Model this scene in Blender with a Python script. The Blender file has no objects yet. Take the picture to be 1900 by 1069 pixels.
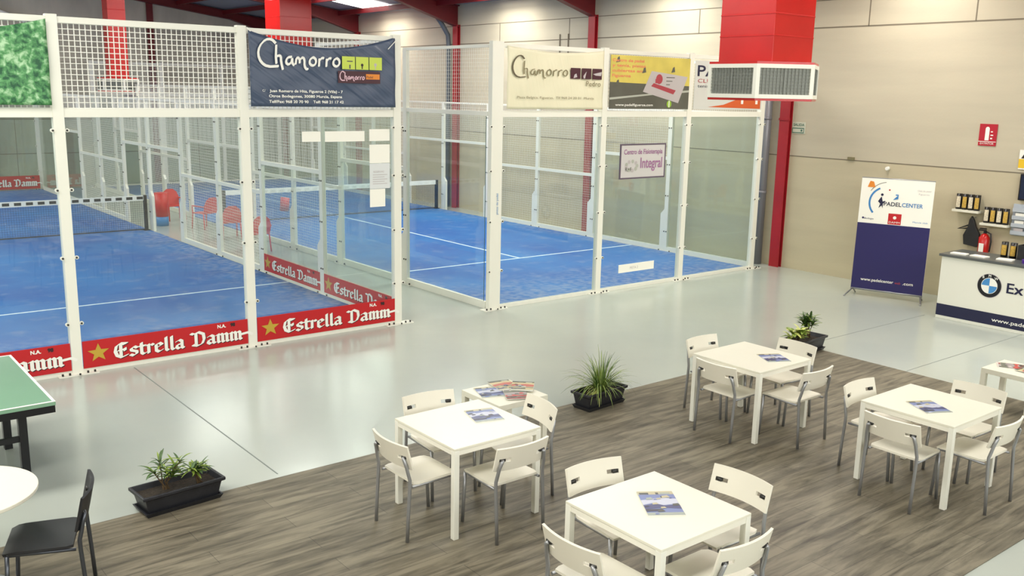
import bpy, math, random
from mathutils import Vector, Matrix
random.seed(7)
PI = math.pi
sc = bpy.context.scene
COL = sc.collection

# ---------------------------------------------------------------- camera
CAM = Vector((-6.432, -10.443, 3.017)); YAW, PITCH, ROLL, FPX = 0.677, -0.205, 0.020, 1749.54
cy_, sy_, cp_, sp_ = math.cos(YAW), math.sin(YAW), math.cos(PITCH), math.sin(PITCH)
fw = Vector((sy_ * cp_, cy_ * cp_, sp_)); r0 = Vector((cy_, -sy_, 0)); u0 = r0.cross(fw)
rt = r0 * math.cos(ROLL) + u0 * math.sin(ROLL); up = -r0 * math.sin(ROLL) + u0 * math.cos(ROLL)
cam_data = bpy.data.cameras.new('camera')
cam = bpy.data.objects.new('camera', cam_data); COL.objects.link(cam)
cam.matrix_world = Matrix(((rt.x, up.x, -fw.x, CAM.x), (rt.y, up.y, -fw.y, CAM.y), (rt.z, up.z, -fw.z, CAM.z), (0, 0, 0, 1)))
cam_data.sensor_width = 36.0; cam_data.lens = FPX / 1900.0 * 36.0
cam_data.clip_start = 0.05; cam_data.clip_end = 200
sc.camera = cam

# ---------------------------------------------------------------- world, lights, exposure
world = bpy.data.worlds.new('world'); sc.world = world; world.use_nodes = True
bg = world.node_tree.nodes['Background']; bg.inputs[0].default_value = (0.95, 0.97, 1.0, 1); bg.inputs[1].default_value = 0.6
sc.view_settings.view_transform = 'Standard'; sc.view_settings.look = 'None'
sc.view_settings.gamma = 1.0; sc.view_settings.use_curve_mapping = False
sc.view_settings.exposure = 0.33
sc.cycles.max_bounces = 10; sc.cycles.transparent_max_bounces = 40
sc.cycles.caustics_reflective = False; sc.cycles.caustics_refractive = False
sc.cycles.sample_clamp_indirect = 6.0

CE0, CSL = 5.16, 0.13                       # ceiling height at the right wall and its slope
def ceil_z(x):
    return CE0 + CSL * (7.95 - x) if x > -3.2 else CE0 + CSL * (7.95 + 3.2) - CSL * (-3.2 - x)

def area(name, loc, sx, sy, power, color=(1, 0.965, 0.89), rot=(0, 0, 0)):
    l = bpy.data.lights.new(name, 'AREA'); l.shape = 'RECTANGLE'; l.size = sx; l.size_y = sy
    l.energy = power; l.color = color
    o = bpy.data.objects.new(name, l); COL.objects.link(o); o.location = loc; o.rotation_euler = rot
    return o
SKYL = []                                   # translucent roof strips running down the slope: (x0, x1, y)
for yy in (-7.7, -2.7, 2.3, 7.4, 12.8):
    SKYL.append((1.6, 7.7, yy)); SKYL.append((-11.0, -5.0, yy))
SKYL.append((-11.0, -5.0, 17.6))  # unseen extra strip, added to brighten the back wall
for (xa_, xb_, yy) in SKYL:
    xm = (xa_ + xb_) / 2
    area('skylight_lamp', (xm, yy, ceil_z(xm) - 0.20), xb_ - xa_, 1.3, (105 if (xm > 0 and yy < 0) else 270 if yy > 15 else 175), rot=(0, math.atan(CSL) if xm > -3.2 else -math.atan(CSL), 0))

# frontal fill from unseen windows added high in the wall behind the cafe
FRONT_FILL = [(-11.5, -8.3), (-7.9, -4.7), (-4.3, -1.1), (-.7, 2.5), (2.9, 6.1)]
for (a_, b_) in FRONT_FILL:
    area('window_lamp', ((a_ + b_) / 2, -12.9, 3.75), b_ - a_, 1.9, 60, color=(1.0, 0.985, 0.95), rot=(-PI / 2 + PI, 0, 0))

# ---------------------------------------------------------------- helpers
def s2l(c):
    c /= 255.0
    return c / 12.92 if c <= 0.04045 else ((c + 0.055) / 1.055) ** 2.4
def rgb(r, g, b): return (s2l(r), s2l(g), s2l(b), 1)

def mat(name, col, rough=0.5, metal=0.0, spec=0.5, noise=None, bump=None, emit=None):
    """noise=(scale, amount) varies the base colour, bump=(scale, strength)."""
    m = bpy.data.materials.new(name); m.use_nodes = True
    nt = m.node_tree; b = nt.nodes['Principled BSDF']
    b.inputs['Base Color'].default_value = col
    b.inputs['Roughness'].default_value = rough; b.inputs['Metallic'].default_value = metal
    b.inputs['Specular IOR Level'].default_value = spec
    tc = nt.nodes.new('ShaderNodeTexCoord')
    if noise:
        n = nt.nodes.new('ShaderNodeTexNoise'); n.inputs['Scale'].default_value = noise[0]; n.inputs['Detail'].default_value = 6
        nt.links.new(tc.outputs['Object'], n.inputs['Vector'])
        r = nt.nodes.new('ShaderNodeValToRGB'); r.color_ramp.elements[0].position = 0.3; r.color_ramp.elements[1].position = 0.7
        a = noise[1]
        r.color_ramp.elements[0].color = tuple(c * (1 - a) for c in col[:3]) + (1,)
        r.color_ramp.elements[1].color = tuple(min(1, c * (1 + a)) for c in col[:3]) + (1,)
        nt.links.new(n.outputs['Fac'], r.inputs['Fac']); nt.links.new(r.outputs['Color'], b.inputs['Base Color'])
    if bump:
        n = nt.nodes.new('ShaderNodeTexNoise'); n.inputs['Scale'].default_value = bump[0]; n.inputs['Detail'].default_value = 4
        nt.links.new(tc.outputs['Object'], n.inputs['Vector'])
        bp = nt.nodes.new('ShaderNodeBump'); bp.inputs['Strength'].default_value = bump[1]; bp.inputs['Distance'].default_value = 0.02
        nt.links.new(n.outputs['Fac'], bp.inputs['Height']); nt.links.new(bp.outputs['Normal'], b.inputs['Normal'])
    if emit:
        b.inputs['Emission Color'].default_value = col; b.inputs['Emission Strength'].default_value = emit
    return m

class MB:
    """Collects boxes, tubes and polygons and links them as ONE mesh object."""
    def __init__(s): s.v = []; s.f = []; s.m = []
    def add(s, vs, fs, mi=0):
        o = len(s.v); s.v += [tuple(p) for p in vs]
        for f in fs: s.f.append(tuple(i + o for i in f)); s.m.append(mi)
        return s
    def box(s, a, b, mi=0):
        x0, y0, z0 = (min(a[i], b[i]) for i in range(3)); x1, y1, z1 = (max(a[i], b[i]) for i in range(3))
        return s.add([(x0, y0, z0), (x1, y0, z0), (x1, y1, z0), (x0, y1, z0), (x0, y0, z1), (x1, y0, z1), (x1, y1, z1), (x0, y1, z1)],
                     [(0, 3, 2, 1), (4, 5, 6, 7), (0, 1, 5, 4), (1, 2, 6, 5), (2, 3, 7, 6), (3, 0, 4, 7)], mi)
    def cbox(s, c, d, mi=0):
        return s.box([c[i] - d[i] / 2 for i in range(3)], [c[i] + d[i] / 2 for i in range(3)], mi)
    def tube(s, pts, r, n=10, mi=0, cap=True):
        pts = [Vector(p) for p in pts]; k = len(pts); rs = r if isinstance(r, (list, tuple)) else [r] * k
        rings = []; ref = None
        for i, p in enumerate(pts):
            t = (pts[min(i + 1, k - 1)] - pts[max(i - 1, 0)]).normalized()
            if ref is None:
                ref = Vector((0, 0, 1)) if abs(t.z) < 0.9 else Vector((1, 0, 0))
            a = (ref - t * ref.dot(t)).normalized(); b = t.cross(a); ref = a
            rings.append([p + (a * math.cos(2 * PI * j / n) + b * math.sin(2 * PI * j / n)) * rs[i] for j in range(n)])
        vs = [q for ring in rings for q in ring]; fs = []
        for i in range(k - 1):
            for j in range(n):
                fs.append((i * n + j, i * n + (j + 1) % n, (i + 1) * n + (j + 1) % n, (i + 1) * n + j))
        if cap: fs += [tuple(reversed(range(n))), tuple((k - 1) * n + j for j in range(n))]
        return s.add(vs, fs, mi)
    def prism(s, poly, z0, z1, mi=0):
        n = len(poly)
        return s.add([(x, y, z0) for x, y in poly] + [(x, y, z1) for x, y in poly],
                     [tuple(reversed(range(n))), tuple(range(n, 2 * n))] + [(i, (i + 1) % n, n + (i + 1) % n, n + i) for i in range(n)], mi)
    def build(s, name, mats, parent=None, loc=None, smooth=False, bevel=0):
        me = bpy.data.meshes.new(name); me.from_pydata(s.v, [], s.f)
        mats = mats if isinstance(mats, (list, tuple)) else [mats]
        for m in mats: me.materials.append(m)
        me.polygons.foreach_set('material_index', s.m)
        if smooth:
            me.polygons.foreach_set('use_smooth', [len(f) == 4 for f in s.f])
        me.update()
        o = bpy.data.objects.new(name, me); COL.objects.link(o)
        if parent: o.parent = parent
        if loc: o.location = loc
        if bevel:
            bm = o.modifiers.new('bevel', 'BEVEL'); bm.width = bevel; bm.segments = 2; bm.limit_method = 'ANGLE'
        return o

def tag(o, label=None, cat=None, group=None, kind=None):
    if label: o['label'] = label
    if cat: o['category'] = cat
    if group: o['group'] = group
    if kind: o['kind'] = kind
    return o
def thing(name, label, cat, loc=(0, 0, 0), rz=0, group=None):
    o = bpy.data.objects.new(name, None); COL.objects.link(o); o.location = loc; o.rotation_euler = (0, 0, rz)
    o.empty_display_size = 0.2
    return tag(o, label, cat, group)
def kids(o): return [c for c in bpy.data.objects if c.parent == o]
def dup(root, loc, rz, label, group=None):
    r = root.copy(); COL.objects.link(r); r.location = loc; r.rotation_euler = (0, 0, rz); r['label'] = label
    if group: r['group'] = group
    for ch in kids(root):
        c = ch.copy(); COL.objects.link(c); c.parent = r
        for g in kids(ch):
            d = g.copy(); COL.objects.link(d); d.parent = c
    return r

# text as flat polygons in (x, y)
_txt = {}
def text_poly(s, size=1.0):
    if s not in _txt:
        cu = bpy.data.curves.new('lettering', 'FONT'); cu.body = s; cu.size = 1.0; cu.resolution_u = 3
        o = bpy.data.objects.new('lettering', cu); COL.objects.link(o)
        me = o.to_mesh()
        _txt[s] = ([(v.co.x, v.co.y) for v in me.vertices], [tuple(p.vertices) for p in me.polygons])
        o.to_mesh_clear(); bpy.data.objects.remove(o); bpy.data.curves.remove(cu)
    return _txt[s]

class Print:
    """Flat printing on a surface: origin O, right axis U, up axis V, outward normal N."""
    def __init__(s, O, U, V, N=None):
        s.O, s.U, s.V = Vector(O), Vector(U).normalized(), Vector(V).normalized()
        s.N = Vector(N) if N else s.U.cross(s.V); s.mb = MB(); s.mats = []; s.k = 0; s.eps = 3e-5
    def mi(s, m):
        if m not in s.mats: s.mats.append(m)
        return s.mats.index(m)
    def P(s, u, v, d): return s.O + s.U * u + s.V * v + s.N * d
    def poly(s, pts, m, d=0.002):
        s.k = (s.k + 1) % 25; d += s.k * s.eps
        s.mb.add([s.P(u, v, d) for u, v in pts], [tuple(range(len(pts)))], s.mi(m)); return s
    def rect(s, u0, v0, u1, v1, m, d=0.002): return s.poly([(u0, v0), (u1, v0), (u1, v1), (u0, v1)], m, d)
    def disc(s, u, v, r, m, d=0.002, n=28, a0=0, a1=2 * PI, ri=0):
        k = [(a0 + (a1 - a0) * i / n) for i in range(n + (0 if abs(a1 - a0) > 6.28 and not ri else 1))]
        out = [(u + r * math.cos(a), v + r * math.sin(a)) for a in k]
        if ri:
            inn = [(u + ri * math.cos(a), v + ri * math.sin(a)) for a in k]
            for i in range(len(k) - 1): s.poly([out[i], out[i + 1], inn[i + 1], inn[i]], m, d)
            return s
        if abs(a1 - a0) < 6.28: out = [(u, v)] + out
        return s.poly(out, m, d)
    def text(s, t, u, v, h, m, d=0.004, w=None, bold=0, rot=0, sx=1.0):
        vs, fs = text_poly(t)
        if not vs: return s
        wx = max(x for x, y in vs) - min(x for x, y in vs); x0 = min(x for x, y in vs)
        k = h / 0.7; kx = (w / wx) if w else k * sx
        c, si = math.cos(rot), math.sin(rot)
        for off in ([(0, 0)] if not bold else [(0, 0), (bold, 0), (0, bold), (bold, bold)]):
            d += 2e-4
            s.mb.add([s.P(u + ((x - x0) * kx + off[0]) * c - (y * k + off[1]) * si, v + ((x - x0) * kx + off[0]) * si + (y * k + off[1]) * c, d) for x, y in vs], fs, s.mi(m))
        return s
    def stroke(s, pts, nib, m, d=0.004, minr=0.0):
        """nib=(dx,dy) half vector of a broad pen; minr rounds it."""
        nx, ny = nib
        for a, b in zip(pts, pts[1:]):
            L = math.hypot(b[0] - a[0], b[1] - a[1]) or 1e-6
            px, py = -(b[1] - a[1]) / L * minr, (b[0] - a[0]) / L * minr
            q = []
            for c in (a, b):
                for sg in (1, -1):
                    for sp in (1, -1): q.append((c[0] + sg * nx + sp * px, c[1] + sg * ny + sp * py))
            s.poly(hull(q), m, d)
        return s
    def build(s, name, parent=None): return s.mb.build(name, s.mats, parent)

def hull(pts):
    pts = sorted(set((round(x, 6), round(y, 6)) for x, y in pts))
    def half(ps):
        h = []
        for p in ps:
            while len(h) > 1 and (h[-1][0] - h[-2][0]) * (p[1] - h[-2][1]) - (h[-1][1] - h[-2][1]) * (p[0] - h[-2][0]) <= 0: h.pop()
            h.append(p)
        return h
    a = half(pts); b = half(pts[::-1])
    return a[:-1] + b[:-1]

# ---------------------------------------------------------------- materials
WHITE = rgb(238, 237, 224)
M_post = mat('white_steel_paint', rgb(232, 232, 220), 0.35)
M_bolt = mat('dark_bolt', rgb(60, 60, 58), 0.4, 0.5)
M_wire = mat('white_wire', rgb(232, 232, 222), 0.4)
M_laminate = mat('white_laminate', rgb(224, 222, 205), 0.32, noise=(3, 0.012))
M_plastic = mat('white_plastic', rgb(228, 224, 208), 0.38, noise=(5, 0.012))
M_chrome = mat('grey_tube', rgb(158, 160, 162), 0.35, 0.6)
M_black = mat('black_plastic', rgb(30, 31, 34), 0.45, noise=(8, 0.1))
M_blackm = mat('black_metal', rgb(22, 23, 26), 0.4, 0.2)
M_pot = mat('black_pot', rgb(34, 35, 40), 0.42, noise=(14, 0.15), bump=(40, 0.1))
M_soil = mat('potting_soil', rgb(48, 40, 30), 0.95, noise=(60, 0.5), bump=(80, 0.8))
M_leaf = mat('green_leaf', rgb(62, 92, 40), 0.45, noise=(30, 0.35))
M_leaf2 = mat('light_leaf', rgb(120, 142, 52), 0.45, noise=(30, 0.35))
M_leafy = mat('yellow_leaf', rgb(190, 196, 110), 0.5, noise=(20, 0.25))
M_leafg = mat('grass_leaf', rgb(122, 142, 68), 0.5, noise=(20, 0.35))
M_stem = mat('brown_stem', rgb(84, 66, 40), 0.8, noise=(40, 0.3))
M_red = mat('red_paint', rgb(188, 24, 22), 0.24, noise=(2, 0.08), bump=(1.6, 0.12))
M_redsteel = mat('red_steel', rgb(156, 26, 36), 0.42, noise=(3, 0.1))
M_darkred = mat('dark_red_steel', rgb(104, 14, 22), 0.5, noise=(3, 0.1))
M_grille = mat('grey_grille', rgb(128, 132, 126), 0.5, 0.1)
M_grilled = mat('grille_inside', rgb(150, 154, 146), 0.8)
M_pipe = mat('grey_pipe', rgb(132, 132, 136), 0.35, 0.3)
M_bred = mat('banner_red', rgb(188, 16, 24), 0.5)
M_gold = mat('banner_gold', rgb(190, 158, 52), 0.5)
M_wprint = mat('white_print', rgb(240, 240, 232), 0.5)
M_kprint = mat('black_print', rgb(36, 18, 22), 0.5)
M_navy = mat('navy_print', rgb(38, 34, 92), 0.35)
M_navyd = mat('dark_navy_print', rgb(24, 26, 62), 0.35)
M_paper = mat('white_paper', rgb(244, 243, 232), 0.6)
M_purple = mat('purple_print', rgb(160, 112, 152), 0.5)
M_cyan = mat('blue_print', rgb(60, 130, 190), 0.4)
M_lime = mat('lime_print', rgb(196, 214, 84), 0.5)
M_orange = mat('orange_print', rgb(222, 134, 40), 0.5)
M_brown = mat('brown_print', rgb(66, 26, 38), 0.5)
M_ink = mat('olive_ink', rgb(128, 120, 88), 0.6)
M_pink = mat('pink_print', rgb(214, 178, 190), 0.5)
M_yel = mat('yellow_print', rgb(208, 192, 92), 0.5, noise=(3, 0.12))
M_green = mat('green_print', rgb(150, 190, 70), 0.5)
M_greyp = mat('grey_print', rgb(186, 180, 180), 0.5)
M_dgrey = mat('dark_grey_print', rgb(88, 88, 78), 0.5, noise=(2, 0.15))
M_can = mat('black_can', rgb(24, 22, 22), 0.3)
M_canlab = mat('cream_label', rgb(214, 204, 178), 0.4, noise=(60, 0.3))
M_canlab2 = mat('gold_label', rgb(196, 160, 70), 0.4, noise=(60, 0.3))
M_plred = mat('red_plastic', rgb(206, 40, 40), 0.4)
M_counter = mat('dark_grey_worktop', rgb(84, 88, 88), 0.3)
M_net = mat('black_net', rgb(40, 46, 60), 0.8)

def glass_mat():
    m = bpy.data.materials.new('court_glass'); m.use_nodes = True; nt = m.node_tree; nt.nodes.clear()
    out = nt.nodes.new('ShaderNodeOutputMaterial'); tr = nt.nodes.new('ShaderNodeBsdfTransparent'); tr.inputs[0].default_value = (0.932, 0.966, 0.95, 1)
    gl = nt.nodes.new('ShaderNodeBsdfGlossy'); gl.inputs['Roughness'].default_value = 0.02; gl.inputs['Color'].default_value = (1, 1, 1, 1)
    lw = nt.nodes.new('ShaderNodeLayerWeight'); lw.inputs[0].default_value = 0.5
    pw = nt.nodes.new('ShaderNodeMath'); pw.operation = 'POWER'; pw.inputs[1].default_value = 4.5; nt.links.new(lw.outputs['Facing'], pw.inputs[0])
    fr = nt.nodes.new('ShaderNodeMath'); fr.operation = 'MULTIPLY_ADD'; fr.inputs[1].default_value = 0.6; fr.inputs[2].default_value = 0.035; nt.links.new(pw.outputs[0], fr.inputs[0])
    mx = nt.nodes.new('ShaderNodeMixShader'); nt.links.new(fr.outputs[0], mx.inputs[0]); nt.links.new(tr.outputs[0], mx.inputs[1]); nt.links.new(gl.outputs[0], mx.inputs[2])
    df = nt.nodes.new('ShaderNodeBsdfDiffuse'); df.inputs[0].default_value = (0.80, 0.86, 0.84, 1)
    m2 = nt.nodes.new('ShaderNodeMixShader'); m2.inputs[0].default_value = 0.02
    nt.links.new(mx.outputs[0], m2.inputs[1]); nt.links.new(df.outputs[0], m2.inputs[2]); nt.links.new(m2.outputs[0], out.inputs[0])
    return m
M_glass = glass_mat()
M_gedge = mat('teal_glass_edge', rgb(70, 104, 106), 0.15)

def turf_mat():
    m = mat('blue_turf', rgb(36, 104, 186), 0.85); nt = m.node_tree; b = nt.nodes['Principled BSDF']
    tc = nt.nodes.new('ShaderNodeTexCoord')
    def nz(scale, det, v=None):
        n = nt.nodes.new('ShaderNodeTexNoise'); n.inputs['Scale'].default_value = scale; n.inputs['Detail'].default_value = det
        nt.links.new(tc.outputs['Object'], n.inputs['Vector']); return n
    def ramp(src, p0, c0, p1, c1):
        r = nt.nodes.new('ShaderNodeValToRGB'); e = r.color_ramp.elements; e[0].position = p0; e[0].color = c0; e[1].position = p1; e[1].color = c1
        nt.links.new(src, r.inputs[0]); return r
    big = ramp(nz(0.5, 3).outputs[0], 0.35, rgb(10, 84, 160), 0.7, rgb(28, 110, 180))
    sand = ramp(nz(3.2, 12).outputs[0], 0.54, (0, 0, 0, 1), 0.74, (0.5, 0.5, 0.5, 1))
    # sand collects along the court edges
    sep = nt.nodes.new('ShaderNodeSeparateXYZ'); nt.links.new(tc.outputs['Generated'], sep.inputs[0])
    def edge(src):
        a = nt.nodes.new('ShaderNodeMath'); a.operation = 'SUBTRACT'; a.inputs[1].default_value = 0.5; nt.links.new(src, a.inputs[0])
        c = nt.nodes.new('ShaderNodeMath'); c.operation = 'ABSOLUTE'; nt.links.new(a.outputs[0], c.inputs[0]); return c
    mx = nt.nodes.new('ShaderNodeMath'); mx.operation = 'MAXIMUM'
    nt.links.new(edge(sep.outputs[0]).outputs[0], mx.inputs[0]); nt.links.new(edge(sep.outputs[1]).outputs[0], mx.inputs[1])
    er = ramp(mx.outputs[0], 0.40, (0, 0, 0, 1), 0.5, (1, 1, 1, 1))
    sn = ramp(nz(9, 12).outputs[0], 0.40, (0, 0, 0, 1), 0.62, (1, 1, 1, 1))
    mul = nt.nodes.new('ShaderNodeMath'); mul.operation = 'MULTIPLY'; nt.links.new(er.outputs[0], mul.inputs[0]); nt.links.new(sn.outputs[0], mul.inputs[1])
    ad = nt.nodes.new('ShaderNodeMath'); ad.operation = 'ADD'; ad.use_clamp = True
    nt.links.new(sand.outputs[0], ad.inputs[0]); nt.links.new(mul.outputs[0], ad.inputs[1])
    sc_ = nt.nodes.new('ShaderNodeMath'); sc_.operation = 'MULTIPLY'; sc_.inputs[1].default_value = 0.5; nt.links.new(ad.outputs[0], sc_.inputs[0])
    mixc = nt.nodes.new('ShaderNodeMixRGB'); mixc.inputs[2].default_value = rgb(150, 158, 176)
    nt.links.new(sc_.outputs[0], mixc.inputs[0]); nt.links.new(big.outputs[0], mixc.inputs[1]); nt.links.new(mixc.outputs[0], b.inputs['Base Color'])
    return m
M_turf = turf_mat()
M_line = mat('white_court_line', rgb(200, 220, 235), 0.8, noise=(20, 0.1))

def floor_mat():
    m = mat('grey_resin_floor', rgb(186, 196, 192), 0.19, spec=0.5); nt = m.node_tree; b = nt.nodes['Principled BSDF']
    tc = nt.nodes.new('ShaderNodeTexCoord'); n = nt.nodes.new('ShaderNodeTexNoise'); n.inputs['Scale'].default_value = 0.35; n.inputs['Detail'].default_value = 5
    nt.links.new(tc.outputs['Object'], n.inputs[0])
    r = nt.nodes.new('ShaderNodeValToRGB'); e = r.color_ramp.elements; e[0].position = .3; e[0].color = rgb(168, 176, 170); e[1].position = .7; e[1].color = rgb(182, 187, 176)
    nt.links.new(n.outputs[0], r.inputs[0]); nt.links.new(r.outputs[0], b.inputs['Base Color'])
    n2 = nt.nodes.new('ShaderNodeTexNoise'); n2.inputs['Scale'].default_value = 1.7; n2.inputs['Detail'].default_value = 3; nt.links.new(tc.outputs['Object'], n2.inputs[0])
    bp = nt.nodes.new('ShaderNodeBump'); bp.inputs['Strength'].default_value = 0.05; bp.inputs['Distance'].default_value = 0.05
    nt.links.new(n2.outputs[0], bp.inputs['Height']); nt.links.new(bp.outputs[0], b.inputs['Normal'])
    return m
M_floor = floor_mat()

def wood_mat():
    m = mat('grey_wood_laminate', rgb(118, 112, 100), 0.48, spec=0.35); nt = m.node_tree; b = nt.nodes['Principled BSDF']
    tc = nt.nodes.new('ShaderNodeTexCoord')
    br = nt.nodes.new('ShaderNodeTexBrick'); br.inputs['Scale'].default_value = 1.0; br.inputs['Brick Width'].default_value = 1.25; br.inputs['Row Height'].default_value = 0.19
    br.inputs['Mortar Size'].default_value = 0.0022; br.inputs['Bias'].default_value = 0.0
    br.inputs['Color1'].default_value = rgb(126, 120, 104); br.inputs['Color2'].default_value = rgb(114, 108, 93); br.inputs['Mortar'].default_value = rgb(84, 80, 70)
    nt.links.new(tc.outputs['Object'], br.inputs['Vector'])
    mp = nt.nodes.new('ShaderNodeMapping'); mp.inputs['Scale'].default_value = (1.1, 9, 1); nt.links.new(tc.outputs['Object'], mp.inputs[0])
    n = nt.nodes.new('ShaderNodeTexNoise'); n.inputs['Scale'].default_value = 1.6; n.inputs['Detail'].default_value = 9; n.inputs['Roughness'].default_value = 0.62; n.inputs['Distortion'].default_value = 0.5
    nt.links.new(mp.outputs[0], n.inputs[0])
    r = nt.nodes.new('ShaderNodeValToRGB'); e = r.color_ramp.elements; e[0].position = .33; e[0].color = (0.34, 0.33, 0.31, 1); e[1].position = .62; e[1].color = (1.15, 1.13, 1.08, 1)
    nt.links.new(n.outputs[0], r.inputs[0])
    mx = nt.nodes.new('ShaderNodeMixRGB'); mx.blend_type = 'MULTIPLY'; mx.inputs[0].default_value = 1; nt.links.new(br.outputs[0], mx.inputs[1]); nt.links.new(r.outputs[0], mx.inputs[2])
    nt.links.new(mx.outputs[0], b.inputs['Base Color'])
    return m
M_wood = wood_mat()

def wall_mat(name, c_hi, c_lo, zsplit, blocks=False):
    m = mat(name, c_hi, 0.8); nt = m.node_tree; b = nt.nodes['Principled BSDF']
    tc = nt.nodes.new('ShaderNodeTexCoord'); sep = nt.nodes.new('ShaderNodeSeparateXYZ'); nt.links.new(tc.outputs['Object'], sep.inputs[0])
    gt = nt.nodes.new('ShaderNodeMath'); gt.operation = 'GREATER_THAN'; gt.inputs[1].default_value = zsplit; nt.links.new(sep.outputs[2], gt.inputs[0])
    mx = nt.nodes.new('ShaderNodeMixRGB'); mx.inputs[1].default_value = c_lo; mx.inputs[2].default_value = c_hi; nt.links.new(gt.outputs[0], mx.inputs[0])
    mp = nt.nodes.new('ShaderNodeMapping'); mp.inputs['Scale'].default_value = (1.4, 1.4, 0.45) if blocks else (0.35, 0.35, 3.0); nt.links.new(tc.outputs['Object'], mp.inputs[0])
    n = nt.nodes.new('ShaderNodeTexNoise'); n.inputs['Scale'].default_value = 1.1; n.inputs['Detail'].default_value = 8; nt.links.new(mp.outputs[0], n.inputs[0])
    r = nt.nodes.new('ShaderNodeValToRGB'); e = r.color_ramp.elements; e[0].position = .3; e[1].position = .7
    k = 0.74 if blocks else 0.90
    e[0].color = (k, k, k, 1); e[1].color = (1.04, 1.04, 1.03, 1); nt.links.new(n.outputs[0], r.inputs[0])
    m2 = nt.nodes.new('ShaderNodeMixRGB'); m2.blend_type = 'MULTIPLY'; m2.inputs[0].default_value = 1; nt.links.new(mx.outputs[0], m2.inputs[1]); nt.links.new(r.outputs[0], m2.inputs[2])
    nt.links.new(m2.outputs[0], b.inputs['Base Color'])
    n3 = nt.nodes.new('ShaderNodeTexNoise'); n3.inputs['Scale'].default_value = 30; nt.links.new(tc.outputs['Object'], n3.inputs[0])
    bp = nt.nodes.new('ShaderNodeBump'); bp.inputs['Strength'].default_value = 0.12; bp.inputs['Distance'].default_value = 0.01
    nt.links.new(n3.outputs[0], bp.inputs['Height']); nt.links.new(bp.outputs[0], b.inputs['Normal'])
    return m
M_wall = wall_mat('beige_concrete', rgb(192, 184, 162), rgb(194, 184, 156), 2.0)
M_wallb = wall_mat('stained_concrete', rgb(206, 200, 184), rgb(182, 187, 170), 1.95, True)
M_joint = mat('dark_joint', rgb(120, 112, 96), 0.9)
M_ceil = mat('grey_roof_sheet', rgb(140, 142, 150), 0.55, noise=(1, 0.08))
M_sky = mat('translucent_roof_sheet', (1.0, 0.97, 0.9, 1), 0.6, emit=4.0)

M_fill = mat('fill_pane', (0.95, 0.98, 1.0, 1), 0.2, emit=2.2)  # glow for the added front fill panes
# ---------------------------------------------------------------- structure
XW, YB, XL, YF = 7.95, 20.3, -14.0, -13.0
def st(mb, name, mats, **k):
    o = mb.build(name, mats, **k); o['kind'] = 'structure'; return o
st(MB().box((XL, YF, -0.15), (XW + .2, YB + .2, 0)), 'floor', M_floor)
j = MB()
j.box((-3.455, -3.80, -0.001), (-3.445, -0.20, 0.0015)); j.box((3.55, -3.875, -0.001), (6.45, -3.865, 0.0015))
j.box((3.55, -5.225, -0.001), (6.45, -5.217, 0.0015))
st(j, 'trim_1', mat('floor_joint', rgb(120, 128, 124), 0.6))
st(MB().box((XL + .05, -7.92, 0.0), (3.50, -3.88, 0.007)), 'laminate_floor', M_wood)
# right wall with its joints
w = MB().box((XW, YF, 0), (XW + .2, YB, 6.2), 0)
for z in (2.0, 4.17, 4.62): w.box((XW - .003, YF, z), (XW, YB, z + (.016 if z != 4.17 else .022)), 1)
for y in (-1.66, -3.4, 1.9, 5.6, 8.1): w.box((XW - .003, y, 4.18), (XW, y + .02, 4.62), 1)
for y in (5.62, 5.9): w.box((XW - .02, y, 3.3), (XW, y + .02, 4.3), 1)
st(w, 'wall_right', [M_wall, M_joint])
w = MB().box((XL, YB, 0), (XW, YB + .2, 7.2), 0)
for z in (1.95, 3.6): w.box((XL, YB - .003, z), (XW, YB, z + .03), 1)
w.box((XL, YB - .003, 0.95), (XW, YB, 0.97), 1)
for k in range(12): w.box((-13 + k * 1.8, YB - .003, 0), (-12.985 + k * 1.8, YB, 1.95), 1)
st(w, 'wall_back', [M_wallb, M_joint])
st(MB().box((XL - .2, YF, 0), (XL, YB, 7), 0), 'wall_left', M_wall)
st(MB().box((XL - .2, YF - .2, 0), (XW + .2, YF, 7.2), 0), 'wall_front', M_wall)
c = MB()
xr = -3.2
c.add([(XW + .2, YF, ceil_z(XW) - .026), (XW + .2, YB + .2, ceil_z(XW) - .026), (xr, YB + .2, ceil_z(xr)), (xr, YF, ceil_z(xr)), (XL - .2, YB + .2, ceil_z(XL - .2)), (XL - .2, YF, ceil_z(XL - .2)),
       (XW + .2, YF, ceil_z(XW) + .1), (XW + .2, YB + .2, ceil_z(XW) + .1), (xr, YB + .2, ceil_z(xr) + .12), (xr, YF, ceil_z(xr) + .12), (XL - .2, YB + .2, ceil_z(XL - .2) + .12), (XL - .2, YF, ceil_z(XL - .2) + .12)],
      [(0, 1, 2, 3), (3, 2, 4, 5), (9, 8, 7, 6), (11, 10, 8, 9), (0, 3, 9, 6), (3, 5, 11, 9), (1, 7, 8, 2), (2, 8, 10, 4), (0, 6, 7, 1), (5, 4, 10, 11)], 0)
st(c, 'ceiling', M_ceil)
for i, (xa_, xb_, yy) in enumerate(SKYL):
    hz = .70; ya, yb = yy - hz, yy + hz; za, zb = ceil_z(xa_) - .032, ceil_z(xb_) - .032
    st(MB().add([(xa_, ya, za), (xb_, ya, zb), (xb_, yb, zb), (xa_, yb, za)], [(0, 1, 2, 3)]), 'window_%d' % (i + 1), M_sky)
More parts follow.
